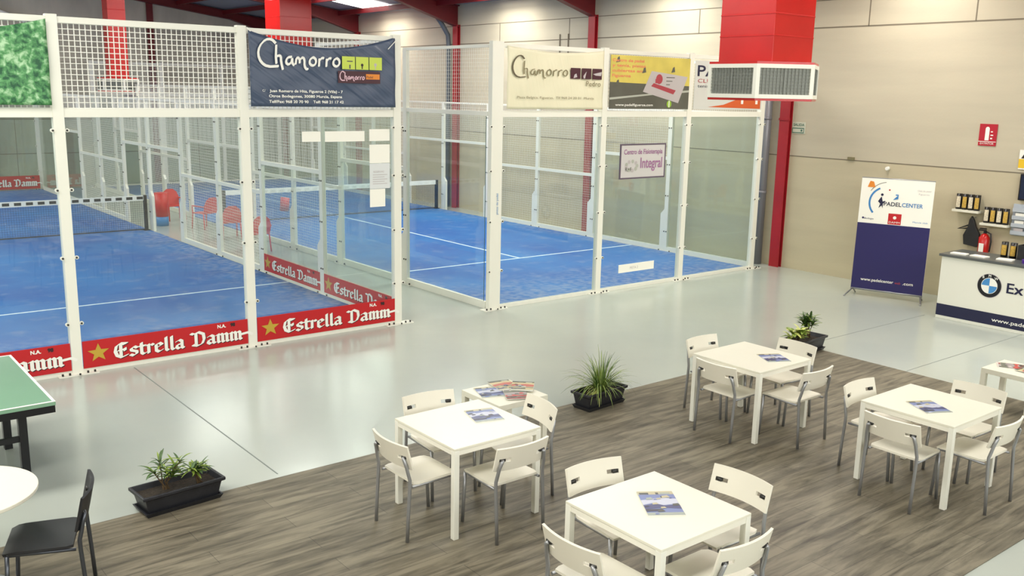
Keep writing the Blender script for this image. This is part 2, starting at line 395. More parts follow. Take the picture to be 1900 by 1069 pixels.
for i, (a_, b_) in enumerate(FRONT_FILL):  # unseen glowing panes and frames, added for frontal fill
    wi = st(MB().box((a_, YF - .02, 2.8), (b_, YF + .02, 4.7)), 'window_%d' % (i + 20), M_fill)
    f = MB()
    for x in (a_, (a_ + b_) / 2, b_): f.box((x - .03, YF + .02, 2.8), (x + .03, YF + .06, 4.7))
    for z in (2.8, 3.75, 4.7): f.box((a_, YF + .02, z - .03), (b_, YF + .06, z + .03))
    f.build('window_frame', M_post, wi)
# red portal frames: column, haunch, rafter
n = 0
for y in (-10.3, -5.3, -0.24, 4.8, 9.85, 14.9, 19.95):
    if y > -5:
        m = MB()
        m.box((XW - .10, y - .10, 0), (XW - .085, y + .10, 4.66)); m.box((XW - .015, y - .10, 0), (XW - .001, y + .10, 4.66)); m.box((XW - .085, y - .012, 0), (XW - .015, y + .012, 4.66))
        m.box((XW - .11, y - .11, 2.62), (XW - .084, y + .11, 2.66))
        n += 1; st(m, 'column_%d' % n, M_redsteel)
    m = MB()
    def prof(x0, x1, zb0, zb1, zt0, zt1, wdt, z=0):
        m.add([(x0, y - wdt, zb0), (x1, y - wdt, zb1), (x1, y - wdt, zt1), (x0, y - wdt, zt0), (x0, y + wdt, zb0), (x1, y + wdt, zb1), (x1, y + wdt, zt1), (x0, y + wdt, zt0)],
              [(0, 1, 2, 3), (7, 6, 5, 4), (0, 4, 5, 1), (3, 2, 6, 7), (0, 3, 7, 4), (1, 5, 6, 2)])
    xa, xb = XW - .02, 6.1
    prof(xb, xa, 5.13, 4.60, 5.16, 4.63, .09)                     # haunch lower flange
    prof(xb, xa, 5.15, 4.62, ceil_z(xb) - .02, ceil_z(xa) - .02, .012)
    prof(-3.2, xb, ceil_z(-3.2) - .27, 5.13, ceil_z(-3.2) - .25, 5.15, .09)
    prof(-3.2, xb, ceil_z(-3.2) - .26, 5.14, ceil_z(-3.2) - .02, ceil_z(xb) - .02, .012)
    prof(-3.2, xa, ceil_z(-3.2) - .05, ceil_z(xa) - .05, ceil_z(-3.2) - .03, ceil_z(xa) - .03, .09)
    prof(XL, -3.2, ceil_z(XL) - .27, ceil_z(-3.2) - .27, ceil_z(XL) - .03, ceil_z(-3.2) - .03, .05)
    st(m, 'beam_%d' % (n + (0 if y > -5 else 20 + int(y))), M_darkred)
k = 0
for x in (7.3, 5.9, 4.4, 2.9, 1.4, -0.1, -1.6, -3.1, -4.6, -6.2, -8, -10):
    k += 1
    st(MB().box((x - .035, YF, ceil_z(x) - .16), (x + .035, YB, ceil_z(x) - .03)), 'purlin_%d' % k, M_darkred)
# gable posts on the back wall
for i, x in enumerate((3.62, -1.05)):
    st(MB().box((x - .1, YB - .12, 0), (x + .1, YB - .10, ceil_z(x) - .03)).box((x - .012, YB - .1, 0), (x + .012, YB - .001, ceil_z(x) - .03)), 'column_%d' % (10 + i), M_darkred)

# downpipes on the right wall
p = MB().tube([(XW - .10, 0.13, 0), (XW - .10, 0.13, 4.55)], .085, 16)
for z in (1.3, 2.62, 4.0): p.tube([(XW - .10, .13, z), (XW - .10, .13, z + .05)], .092, 16)
tag(p.build('downpipe', M_pipe, smooth=True), 'thick grey downpipe beside the red column at the end of the court', 'pipe')
p = MB().tube([(7.45, 10.1, 4.86), (7.6, 10.1, 4.7), (XW - .1, 10.16, 4.42), (XW - .08, 10.16, 4.2), (XW - .08, 10.16, 0)], .06, 14)
tag(p.build('downpipe', mat('dark_pipe', rgb(92, 98, 104), .4), smooth=True), 'dark bent downpipe by the far red column above the net', 'pipe')

# ---------------------------------------------------------------- courts
def grid_wires(mb, axis, fix, a0, a1, z0, z1, pitch, w):
    """wire grid in the plane axis='X' (x varies, y fixed) or 'Y'."""
    n = max(1, round((a1 - a0) / pitch)); k = max(1, round((z1 - z0) / pitch))
    for i in range(n + 1):
        a = a0 + (a1 - a0) * i / n
        if axis == 'X': mb.box((a - w / 2, fix - w / 2, z0), (a + w / 2, fix + w / 2, z1))
        else: mb.box((fix - w / 2, a - w / 2, z0), (fix + w / 2, a + w / 2, z1))
    for i in range(k + 1):
        z = z0 + (z1 - z0) * i / k
        if axis == 'X': mb.box((a0, fix - w * .9, z - w / 2), (a1, fix + w * .1, z + w / 2))
        else: mb.box((fix - w * .9, a0, z - w / 2), (fix + w * .1, a1, z + w / 2))

def glass_panel(root, axis, fix, a0, a1, z0, z1):
    t = .006; m = MB(); g = .012
    a0 += g; a1 -= g
    if axis == 'X':
        A = [(a0, fix - t, z0), (a1, fix - t, z0), (a1, fix - t, z1), (a0, fix - t, z1)]; B = [(x, fix + t, z) for x, _, z in A]
    else:
        A = [(fix - t, a0, z0), (fix - t, a1, z0), (fix - t, a1, z1), (fix - t, a0, z1)]; B = [(fix + t, y, z) for _, y, z in A]
    m.add(A + B, [(0, 1, 2, 3), (7, 6, 5, 4)], 0); m.add(A + B, [(0, 4, 5, 1), (1, 5, 6, 2), (2, 6, 7, 3), (3, 7, 4, 0)], 1)
    return m.build('glass_panel', [M_glass, M_gedge], root)

def post(root, x, y, z1, w=.10, d=.08, along='X', gusset=0, clamps=(.55, 1.25, 1.95, 2.55), base=True):
    m = MB()
    if along == 'X': m.box((x - w / 2, y - d / 2, 0), (x + w / 2, y + d / 2, z1))
    else: m.box((x - d / 2, y - w / 2, 0), (x + d / 2, y + w / 2, z1))
    if gusset:   # wider foot, chamfered at its top
        g = .095 * gusset; y0 = y + (w / 2 if gusset > 0 else -w / 2); t = d / 2 - .004
        m.add([(x - t, y0, 0), (x - t, y0 + g, 0), (x - t, y0 + g, .74), (x - t, y0, .84), (x + t, y0, 0), (x + t, y0 + g, 0), (x + t, y0 + g, .74), (x + t, y0, .84)],
              [(0, 1, 2, 3), (7, 6, 5, 4), (1, 5, 6, 2), (3, 2, 6, 7), (0, 4, 5, 1)])
    if base:
        if along == 'X':
            m.box((x - .20, y - .10, 0), (x + .20, y + .04, .012))
            for s in (-.16, -.09, .09, .16): m.tube([(x + s, y - .075, .012), (x + s, y - .075, .035)], .011, 8, 1)
            if z1 > 3:
                m.tube([(x, y - .12, .012), (x, y - .12, .03)], .01, 8, 1)
        else:
            m.box((x - .07, y - .18, 0), (x + .07, y + .18, .012))
            for s in (-.14, .14): m.tube([(x - .04, y + s, .012), (x - .04, y + s, .035)], .011, 8, 1)
    for z in clamps:
        for s in (-1, 1):
            if z > z1: continue
            if along == 'X':
                m.tube([(x + s * (w / 2 + .018), y - d / 2 + .01, z), (x + s * (w / 2 + .018), y - d / 2 - .012, z)], .02, 10, 0)
                m.tube([(x + s * (w / 2 + .014), y - d / 2 - .012, z), (x + s * (w / 2 + .014), y - d / 2 - .02, z)], .011, 8, 1)
            else:
                m.tube([(x - d / 2, y + s * (w / 2 - .02), z), (x - d / 2 - .01, y + s * (w / 2 - .02), z)], .012, 8, 1)
    return m.build('post', [M_post, M_bolt], root)

def side_wall(root, X, y0, L, high=None):
    ys = [2.1, 4.2, 6.05, 7.9, 9.8, 11.5, 13.3, 15.0, 17.1, L]
    ys = [y0 + q for q in ys]
    for i, y in enumerate(ys[:-1]):
        gz = 1 if y < y0 + 9 else -1
        post(root, X, y, 3.64 if i in (0,) else (3.02 if high and i >= 1 and i < 8 else 2.74), w=.095, d=.06, along='Y', gusset=gz, base=(i < 3), clamps=(.4, 1.1, 1.7, 2.4))
    def rail(a, b, z, name='rail', h=.06, d=.05): MB().box((X - d / 2, a, z - h / 2), (X + d / 2, b, z + h / 2)).build(name, M_post, root)
    def mesh(a, b, z0, z1):
        mb = MB(); grid_wires(mb, 'Y', X + .02, a, b, z0, z1, .05, .003); mb.build('wire_mesh', M_wire, root)
    glass_panel(root, 'Y', X, y0 + .05, ys[0], .05, 2.70); rail(y0, ys[0], 2.72); rail(y0, ys[0], 3.62, 'top_rail', .04); mesh(y0, ys[0], 2.74, 3.61)
    glass_panel(root, 'Y', X, ys[0], ys[1], .05, 1.80); rail(ys[0], ys[1], 1.82); rail(ys[0], ys[1], 2.72, 'top_rail'); mesh(ys[0], ys[1], 1.84, 2.70)
    zt = 3.0 if high else 2.72
    rail(ys[1], ys[7], zt, 'top_rail', .04)
    if high: rail(ys[1], ys[7], 2.70)
    rail(ys[1], ys[3], 1.33); rail(ys[5], ys[7], 1.33); rail(ys[3], ys[5], 1.78)
    rail(y0, ys[3], .05, 'base_rail', .10); rail(ys[5], y0 + L, .05, 'base_rail', .10)
    mesh(ys[1], ys[3], .05, zt); mesh(ys[5], ys[7], .05, zt); mesh(ys[3], ys[5], 1.80, zt)
    glass_panel(root, 'Y', X, ys[7], ys[8], .05, 1.80); rail(ys[7], ys[8], 1.82); rail(ys[7], ys[8], 2.72); mesh(ys[7], ys[8], 1.84, 2.7)
    glass_panel(root, 'Y', X, ys[8], y0 + L, .05, 2.70); rail(ys[8], y0 + L, 2.72)

def end_wall(root, xs, Y, corner_w=.11, mesh_panels=(), wire=.0078, rails=3, y_out=-1):
    for i, x in enumerate(xs):
        post(root, x, Y, 3.68, w=corner_w if i in (0,) else .105, d=.08)
    for a, b in zip(xs, xs[1:]):
        MB().box((a, Y - .03, 2.68), (b, Y + .03, 2.765)).build('mid_rail', M_post, root)
        MB().box((a, Y - .025, 3.60), (b, Y + .025, 3.66)).build('top_rail', M_post, root)
        MB().box((a, Y - .03, 0), (b, Y + .03, .05)).build('base_rail', M_post, root)
        glass_panel(root, 'X', Y, a, b, .05, 2.68)
    for (a, b) in mesh_panels:
        mb = MB(); grid_wires(mb, 'X', Y + .02, a, b, 2.77, 3.60, .054, wire); mb.build('wire_mesh', M_wire, root)

LEN = 19.3
C1 = thing('court_enclosure', 'glass padel court enclosure with red beer banners along its foot', 'court enclosure')
x1 = [-6.03, -4.0, -2.05, -0.04]
end_wall(C1, x1, -.08, mesh_panels=[(-6.03, -4.0), (-4.0, -2.05), (-2.05, -.04)])
side_wall(C1, 0.0, -.08, LEN)
end_wall(C1, [-9.9, -7.9, -5.9, -4.0, -2.0, -.04], LEN - .1, mesh_panels=[(-4, -2), (-2, -.04)], wire=.005)
C2 = thing('court_enclosure', 'glass padel court enclosure beside the concrete wall, with a thick white corner post', 'court enclosure')
x2 = [1.52, 3.53, 5.42, 7.33]
end_wall(C2, x2, -.12, corner_w=.19, mesh_panels=[(3.53, 5.42)], wire=.005)
side_wall(C2, 1.46, -.05, LEN, high=True)
side_wall(C2, 7.40, -.12, LEN)
end_wall(C2, [1.52, 3.53, 5.42, 7.33], LEN - .1, mesh_panels=[(1.52, 3.5)], wire=.005)
# tiny blue lettering running up the corner post
pr = Print((1.52, -.165, 1.35), (1, 0, 0), (0, 0, 1), (0, -1, 0))
pr.text('pistas de padel', .03, 0, .035, M_cyan, rot=PI / 2); pr.build('lettering', C2)

def turf(label, X0, X1, service, cx):
    t = MB().box((X0, -.03, 0), (X1, LEN - .15, .014)).build('court_turf', M_turf); t['kind'] = 'structure'
    l = MB(); z = .0165
    for y in (service, LEN - service): l.box((X0, y - .025, .01), (X1, y + .025, z))
    l.box((cx - .025, service, .01), (cx + .025, LEN - service, z - .0004))
    l.build('court_line', M_line, t)
    return t
turf('', -9.95, -.05, 3.12, -5.0)
turf('', 1.52, 7.36, 2.86, 4.43)

def net(X0, X1, Y, label, dashes=True):
    t = thing('padel_net', label, 'net', (X0, Y, .014))
    W = X1 - X0
    for x in (0.0, W): MB().box((x - .03, -.035, 0), (x + .03, .035, .74)).box((x - .06, -.06, 0), (x + .06, .06, .015)).build('net_post', M_blackm, t)
    mb = MB(); grid_wires(mb, 'X', 0, .03, W - .03, .02, .64, .045, .0026); mb.build('net_mesh', M_net, t)
    MB().box((.03, -.006, .012), (W - .03, .006, .035)).build('bottom_cord', M_net, t)
    b = MB().box((.03, -.012, .63), (W - .03, .012, .735), 0)
    n = int(W / .21) if dashes else 0
    for i in range(n):
        for s in (-1, 1): b.box((.06 + i * .21, s * .0135 - .001, .655), (.185 + i * .21, s * .0135 + .001, .712), 1)
    b.build('net_tape', [M_wprint, M_black], t)
    return t
net(-9.8, -.12, 9.75, 'black padel net with white dashed tape across the court with the beer banners')
net(1.62, 7.3, 9.85, 'padel net with plain white tape across the court beside the concrete wall', False)

# ---------------------------------------------------------------- lettering shapes
GL = {  # blackletter glyphs: strokes, advance
 'l': ([[(.2, 1.55), (.2, .14), (.34, 0)]], .42),
 'e': ([[(.15, .85), (.15, .18), (.36, 0), (.6, .18)], [(.15, .85), (.4, 1), (.6, .78), (.2, .5)]], .70),
 's': ([[(.6, .82), (.38, 1), (.15, .8), (.18, .6), (.55, .42), (.55, .18), (.32, 0), (.08, .16)]], .70),
 't': ([[(.2, 1.3), (.2, .16), (.36, 0), (.5, .12)], [(.02, .94), (.48, .94)]], .52),
 'r': ([[(.06, .92), (.2, 1), (.2, .02)], [(.2, .82), (.42, 1), (.56, .86)]], .60),
 'a': ([[(.15, .85), (.36, 1), (.55, .85), (.55, .14), (.68, .02)], [(.55, .55), (.2, .45), (.12, .2), (.32, 0), (.55, .2)]], .76),
 'm': ([[(.04, .9), (.18, 1), (.18, .12), (.28, 0)], [(.18, .82), (.40, 1), (.52, .86), (.52, .12), (.62, 0)], [(.52, .82), (.74, 1), (.86, .86), (.86, .12), (.98, .02)]], 1.04),
 'E': ([[(.8, 1.42), (.5, 1.58), (.2, 1.3), (.1, .75), (.22, .25), (.55, 0), (.95, .2)], [(.5, 1.5), (.5, .12)], [(.34, .8), (.8, .86)], [(.5, 1.56), (.95, 1.5)], [(.8, 1.0), (.8, .7)]], 1.08),
 'D': ([[(0, 1.5), (.2, 1.38), (.55, 1.58), (.95, 1.3), (1.0, .7), (.85, .2), (.5, 0), (.12, .16)], [(.38, 1.42), (.38, .12)], [(.2, .1), (.5, .02)]], 1.16),
}
def blackletter(pr, word, u, v, h, width, m, d):
    tot = sum(GL[c][1] for c in word); k = width / tot
    x = u
    for c in word:
        for s in GL[c][0]:
            pr.stroke([(x + a * k, v + b * h) for a, b in s], (.095 * k, .07 * h), m, d, .036 * h)
        x += GL[c][1] * k

def estrella(pr, u0, w, h, edge=True):
    """one repeat of the red beer banner, w wide and h high, starting at u0."""
    pr_star = [(u0 + .085 * w + (.062 * w if i % 2 == 0 else .026 * w) * math.sin(i * PI / 5), h * .52 + (.062 * w if i % 2 == 0 else .026 * w) * .92 * math.cos(i * PI / 5)) for i in range(10)]
    for i in range(10):
        pr.poly([(u0 + .085 * w, h * .52), pr_star[(i + 1) % 10], pr_star[i]], M_gold, .003)
    for (m, du, dv, d) in ((M_kprint, .008, -.008, .0025), (M_wprint, 0, 0, .004)):
        blackletter(pr, 'Estrella', u0 + .17 * w + du, h * .22 + dv, h * .34, .42 * w, m, d)
        blackletter(pr, 'Damm', u0 + .63 * w + du, h * .22 + dv, h * .34, .33 * w, m, d)
    pr.stroke([(u0 + .95 * w, h * .42), (u0 + 1.0 * w, h * .46), (u0 + 1.03 * w, h * .36)], (.006, .004), M_wprint, .004, .01)
    pr.text('N.A.', u0 + .80 * w, h * .79, h * .13, M_wprint, .004, bold=.004); pr.text('98', u0 + .885 * w, h * .79, h * .13, M_kprint, .004, bold=.005)

GB = 'red beer banners along the foot of the court'
for i, (a, b, lab) in enumerate(((-5.97, -4.06, 'red beer banner with white gothic lettering behind the green table tennis table'),
                            (-3.94, -2.11, 'red beer banner with gold star on the court front, middle one of the three'),
                            (-1.99, -.09, 'red beer banner with gold star, below the dark blue hanging banner'))):
    t = tag(MB().box((a, -.118, .05), (b, -.108, .345)).build('advertising_banner', M_bred), lab, 'banner', GB)
    pr = Print((a, -.118, .05), (1, 0, 0), (0, 0, 1), (0, -1, 0)); estrella(pr, .0, b - a, .295); pr.build('lettering', t)
for i, (a, b, lab) in enumerate(((2.0, .0, 'red beer banner inside the side glass, in the panel by the front corner'), (4.1, 2.1, 'red beer banner inside the court side glass, in the second panel from the corner'))):
    t = tag(MB().box((-.028, b, .05), (-.018, a, .33)).build('advertising_banner', M_bred), lab, 'banner', 'red beer banners inside the side glass')
    pr = Print((-.028, a, .05), (0, -1, 0), (0, 0, 1), (-1, 0, 0)); estrella(pr, .0, a - b, .28); pr.build('lettering', t)
for a, b, lab in ((-1.9, -.1, 'small red beer banner on the far end of the court, seen beyond the net'), (-3.9, -2.1, 'red beer banner on the far court end, beside the one seen beyond the net')):
    t = tag(MB().box((a, LEN - .20, .05), (b, LEN - .19, .42)).build('advertising_banner', M_bred), lab, 'banner', 'red beer banners on the far court end')
    pr = Print((a, LEN - .20, .05), (1, 0, 0), (0, 0, 1), (0, -1, 0)); estrella(pr, .0, b - a, .36); pr.build('lettering', t)

SCR = {  # loose brush script: strokes in x (advance units), y
 'C': ([[(.95, 1.55), (.75, 1.85), (.45, 1.8), (.15, 1.3), (.06, .7), (.2, .15), (.5, -.15), (1.05, -.08)]], 1.0),
 'h': ([[(.1, 1.6), (.06, .75), (.08, .2)], [(.1, .75), (.35, .85), (.36, .3), (.45, -.25)]], .55),
 'a': ([[(.45, .75), (.2, .7), (.08, .35), (.2, .12), (.42, .3), (.48, .72), (.48, .2), (.6, .12)]], .62),
 'm': ([[(.05, .2), (.12, .75), (.3, .65), (.3, .3)], [(.3, .5), (.48, .78), (.6, .6), (.58, .1), (.7, -.2), (.8, -.12)]], .82),
 'o': ([[(.3, .78), (.1, .6), (.08, .25), (.28, .1), (.48, .3), (.48, .65), (.3, .8)]], .56),
 'r': ([[(.1, .1), (.14, .75), (.12, .5), (.3, .78), (.42, .74)]], .46),
}
def script(pr, word, u, v, h, width, m, d=.004, thick=.06, nib=(.03, .035)):
    tot = sum(SCR[c.strip()][1] for c in word); k = width / tot; x = u
    for c in word:
        for s in SCR[c][0]:
            pts = [(x + a * k, v + b * h) for a, b in s]
            if len(pts) > 3:      # smooth once
                q = [pts[0]]
                for p0, p1 in zip(pts, pts[1:]): q += [(p0[0] * .75 + p1[0] * .25, p0[1] * .75 + p1[1] * .25), (p0[0] * .25 + p1[0] * .75, p0[1] * .25 + p1[1] * .75)]
                pts = q + [pts[-1]]
            pr.stroke(pts, (nib[0] * h, nib[1] * h), m, d, thick * h)
        x += SCR[c][1] * k

def cloth(x0, x1, Y, z0, top, sag, mat_, label, cat='banner', fold=.010, bottom=0.0):
    """hanging fabric: the top edge sags between its ties, soft folds run from the corners."""
    nx, nz = 48, 20; m = MB(); vs = []
    for j in range(nz + 1):
        for i in range(nx + 1):
            u = i / nx; v = j / nz
            zt = top(u); z = z0 + bottom * math.sin(PI * u) + (zt - z0) * v
            y = fold * .5 * math.sin((u * 3.1 + v * 2.0) * PI * 1.3) * (.3 + v) + fold * .35 * math.sin((u * 5 - v * 4) * PI + 1)
            vs.append((x0 + (x1 - x0) * u, Y + y, z))
    fs = [(j * (nx + 1) + i, j * (nx + 1) + i + 1, (j + 1) * (nx + 1) + i + 1, (j + 1) * (nx + 1) + i) for j in range(nz) for i in range(nx)]
    m.add(vs, fs); o = m.build('hanging_banner', mat_, smooth=True)
    s = o.modifiers.new('thickness', 'SOLIDIFY'); s.thickness = .003
    return tag(o, label, cat)

def folds(m, ang, strength, sc=(0.7, 5)):
    nt = m.node_tree; b = nt.nodes['Principled BSDF']; tc = nt.nodes.new('ShaderNodeTexCoord')
    mp = nt.nodes.new('ShaderNodeMapping'); mp.vector_type = 'TEXTURE'; mp.inputs['Rotation'].default_value = (0, ang, 0); mp.inputs['Scale'].default_value = (2.2, 1, .32); nt.links.new(tc.outputs['Object'], mp.inputs[0])
    n = nt.nodes.new('ShaderNodeTexNoise'); n.inputs['Scale'].default_value = 1.6; n.inputs['Detail'].default_value = 3; nt.links.new(mp.outputs[0], n.inputs[0])
    bp = nt.nodes.new('ShaderNodeBump'); bp.inputs['Strength'].default_value = strength; bp.inputs['Distance'].default_value = .08
    nt.links.new(n.outputs[0], bp.inputs['Height']); nt.links.new(bp.outputs[0], b.inputs['Normal'])

# dark blue banner
M_blueban = mat('dark_blue_banner', rgb(66, 80, 104), 0.36, noise=(1.5, 0.05)); folds(M_blueban, .6, .75)
bx0, bx1, bz0 = -1.985, -.09, 2.80
t = cloth(bx0, bx1, -.155, bz0, lambda u: 3.635 - .155 * math.sin(PI * min(1, u / .98)) ** .9 + .0 * u, 0, M_blueban, 'dark blue hanging banner with white script and three lime squares')
pr = Print((bx0, -.172, bz0), (1, 0, 0), (0, 0, 1), (0, -1, 0)); W = bx1 - bx0; H = .83
script(pr, 'C', .04 * W, H * .56, H * .185, .13 * W, M_wprint, thick=.06)
script(pr, 'hamorro', .155 * W, H * .545, H * .175, .44 * W, M_wprint, thick=.065)
for i in range(3): pr.rect((.605 + i * .098) * W, H * .535, (.605 + i * .098 + .092) * W, H * .715, M_lime, .003)
pr.rect(.64 * W, H * .64, .68 * W, H * .655, M_dgrey, .004); pr.rect(.655 * W, H * .545, .665 * W, H * .60, M_dgrey, .004)
pr.disc(.748 * W, H * .60, .018, M_kprint, .004, 12); pr.rect(.744 * W, H * .545, .752 * W, H * .6, M_kprint, .004)
pr.disc(.845 * W, H * .61, .02, M_greyp, .004, 12); pr.rect(.842 * W, H * .545, .848 * W, H * .6, M_greyp, .004)
pr.rect(.575 * W, H * .34, .88 * W, H * .51, M_brown, .003)
script(pr, 'Chamorro', .585 * W, H * .385, H * .065, .18 * W, M_pink, .0045, thick=.09)
pr.rect(.775 * W, H * .40, .875 * W, H * .475, M_orange, .004)
pr.text('Padel', .78 * W, H * .415, .03, M_brown, .005)
pr.text('C/', .07 * W, H * .20, .026, M_wprint, .004)
pr.text('Juan Romero de Hita, Figueroa 2 (Villa) - 7', .115 * W, H * .195, .03, M_wprint, .004, w=.49 * W, bold=.002)
pr.text('Otros Bodegones, 30080 Murcia, Espana', .11 * W, H * .125, .03, M_wprint, .004, w=.49 * W, bold=.002)
pr.text('Telf/Fax: 968 20 70 90    Telf: 968 21 17 42', .11 * W, H * .05, .03, M_wprint, .004, w=.50 * W, bold=.002)
pr.build('print', t)
MB().tube([(bx1 - .11, -.17, 3.50), (bx1 + .02, -.16, 3.62)], .006, 6).tube([(bx0 + .02, -.16, 3.62), (bx0 - .02, -.155, 3.66)], .006, 6).build('tie', M_wprint, t)

# green leaf-print banner
def hedge_mat():
    m = mat('hedge_print', rgb(90, 160, 100), .5); nt = m.node_tree; b = nt.nodes['Principled BSDF']
    tc = nt.nodes.new('ShaderNodeTexCoord'); n = nt.nodes.new('ShaderNodeTexNoise'); n.inputs['Scale'].default_value = 17; n.inputs['Detail'].default_value = 9; n.inputs['Distortion'].default_value = .35
    nt.links.new(tc.outputs['Object'], n.inputs[0])
    r = nt.nodes.new('ShaderNodeValToRGB'); e = r.color_ramp.elements; e[0].position = .36; e[0].color = rgb(24, 84, 52); e[1].position = .68; e[1].color = rgb(176, 214, 172)
    k = e.new(.52); k.color = rgb(86, 152, 92)
    nt.links.new(n.outputs[0], r.inputs[0]); nt.links.new(r.outputs[0], b.inputs['Base Color']); return m
cloth(-5.95, -4.06, -.155, 2.80, lambda u: 3.63 - .15 * math.sin(PI * u) ** .9, 0, hedge_mat(), 'hanging banner printed with dense green foliage, above the table tennis table', fold=.012)

# cream banner
M_cream = mat('cream_banner', rgb(226, 222, 192), 0.5, noise=(1.5, 0.02)); folds(M_cream, 1.3, .35)
cx0, cx1 = 1.66, 3.46
t = cloth(cx0, cx1, -.185, 2.79, lambda u: 3.63 - .06 * math.sin(PI * u), 0, M_cream, 'cream hanging banner with thin script and three dark picture squares')
pr = Print((cx0, -.198, 2.79), (1, 0, 0), (0, 0, 1), (0, -1, 0)); W = cx1 - cx0; H = .84
M_inkd = mat('dark_ink', rgb(92, 84, 62), 0.6)
script(pr, 'C', .03 * W, H * .53, H * .175, .13 * W, M_inkd, thick=.045, nib=(.05, .01))
script(pr, 'hamorro', .145 * W, H * .53, H * .15, .46 * W, M_ink, thick=.04, nib=(.045, .01))
for i in range(3):
    a = (.63 + i * .118) * W; pr.rect(a, H * .51, a + .105 * W, H * .69, M_brown, .003)
for q in ([(.66, .52), (.70, .54), (.69, .60), (.67, .58)], [(.765, .56), (.80, .64), (.785, .52), (.77, .52)], [(.87, .60), (.97, .64), (.96, .57), (.90, .575)]):
    pr.poly([(a * W, b * H) for a, b in q], M_greyp, .0045)
pr.text('Pedro', .80 * W, H * .39, .075, M_ink, .004, w=.16 * W)
pr.text('Plaza Belgica, Figueras,  Tlf 968 24 20 01  Murcia', .09 * W, H * .17, .032, M_ink, .004, w=.80 * W)
pr.build('print', t)

# tennis photograph banner
px0, px1 = 3.60, 5.36
t = tag(MB().box((px0, -.178, 2.80), (px1, -.170, 3.585)).build('photo_banner', M_dgrey), 'photo banner of a grey court, tennis ball and white card against yellow', 'banner')
pr = Print((px0, -.178, 2.80), (1, 0, 0), (0, 0, 1), (0, -1, 0)); W, H = px1 - px0, .785
pr.poly([(0, H * .5), (W, H * .46), (W, H), (0, H)], M_yel, .001)
M_dimw = mat('dim_white_print', rgb(176, 180, 168), .5); M_ured = mat('muted_red_print', rgb(168, 60, 72), .5); M_salm = mat('salmon_print', rgb(226, 140, 96), .5)
pr.poly([(0, H * .17), (W * .62, H * .29), (W * .62, H * .32), (0, H * .21)], M_dimw, .002)
pr.poly([(W * .6, H * .27), (W, H * .34), (W, H * .38), (W * .6, H * .31)], M_dimw, .002)
pr.poly([(W * .40, H * .33), (W * .50, H * .73), (W * .97, H * .64), (W * .86, H * .12)], M_greyp, .003)
pr.disc(W * .60, H * .58, .075, M_ured, .004, 20); pr.poly([(W * .50, H * .44), (W * .53, H * .50), (W * .82, H * .37), (W * .79, H * .29)], M_ured, .004)
pr.rect(W * .55, H * .5, W * .58, H * .58, M_ured, .0045)
for i in range(3): pr.rect(W * .69, H * (.61 - i * .07), W * (.80 - .03 * i), H * (.625 - i * .07), M_dgrey, .004)
pr.disc(W * .74, H * .10, .055, M_green, .005, 20); pr.rect(W * .735, H * .04, W * .745, H * .16, M_wprint, .0055)
for a, b in ((.09, .98), (.41, .8), (.78, .83), (.09, .55)):
    pr.poly([(W * (a - .03), H * (b - .12)), (W * (a + .02), H * (b - .1)), (W * (a + .01), H * b), (W * (a - .01), H * (b - .02))], M_dgrey, .003)
for i in range(4): pr.text(('Centro de padel', 'y tenis, pistas', 'cubiertas en', 'Figueroa')[i], W * .02, H * (.88 - i * .095), .04, M_salm, .003, w=W * (.38, .4, .36, .22)[i], bold=.004)
pr.text('www.padelfigueroa.com', W * .07, H * .055, .035, M_wprint, .004, w=W * .46, bold=.002)
pr.build('print', t)

# white banner with an orange hill
qx0, qx1 = 5.49, 7.25
t = tag(MB().box((qx0, -.178, 2.80), (qx1, -.170, 3.57)).build('white_banner', mat('white_banner_cloth', rgb(206, 208, 202), .5)), 'white banner with an orange hill logo, half hidden behind the red air duct', 'banner')
pr = Print((qx0, -.178, 2.80), (1, 0, 0), (0, 0, 1), (0, -1, 0)); W, H = qx1 - qx0, .77
M_orr = mat('burnt_orange_print', rgb(206, 92, 42), .5)
pr.poly([(W * .2, H * .05), (W * .98, H * .02), (W * .98, H * .24), (W * .90, H * .26), (W * .62, H * .22), (W * .42, H * .1)], M_orr, .002)
pr.rect(W * .68, H * .21, W * .96, H * .27, M_dgrey, .003)
for a in (.68, .9): pr.rect(W * a, H * .12, W * (a + .035), H * .22, M_wprint, .0035)
pr.text('PADEL', W * .03, H * .68, .17, M_navyd, .003, w=W * .7, bold=.006)
pr.text('CLUB', W * .04, H * .55, .06, M_ured, .003, w=W * .25); pr.text('tenis y padel', W * .04, H * .45, .05, M_navyd, .003, w=W * .4)
pr.build('print', t)

# framed sign on the glass
sx0, sx1, sz0, sz1 = 3.93, 4.90, 1.755, 2.25
t = tag(MB().box((sx0, -.148, sz0), (sx1, -.138, sz1)).build('sign', mat('pale_sign', rgb(204, 202, 200), .5)), 'pale sign with purple lettering and dark border on the court glass', 'sign')
fr = MB(); e = .022
M_pf = mat('purple_frame', rgb(96, 84, 100), .5)
fr.box((sx0 - e, -.152, sz0 - e), (sx1 + e, -.135, sz0)).box((sx0 - e, -.152, sz1), (sx1 + e, -.135, sz1 + e)).box((sx0 - e, -.152, sz0), (sx0, -.135, sz1)).box((sx1, -.152, sz0), (sx1 + e, -.135, sz1))
fr.build('frame', M_pf, t)
pr = Print((sx0, -.148, sz0), (1, 0, 0), (0, 0, 1), (0, -1, 0)); W, H = sx1 - sx0, sz1 - sz0
pr.text('Centro de Fisioterapia', W * .06, H * .72, .075, M_purple, .003, w=W * .88, bold=.003)
pr.text('Integral', W * .44, H * .28, .16, M_purple, .003, w=W * .50, bold=.006)
for i in range(9):
    a = i * 2 * PI / 9; pr.disc(W * .24 + .12 * math.cos(a), H * .36 + .07 * math.sin(a), .03, M_greyp if i % 2 else M_dimw, .003 + i * .0002, 10)
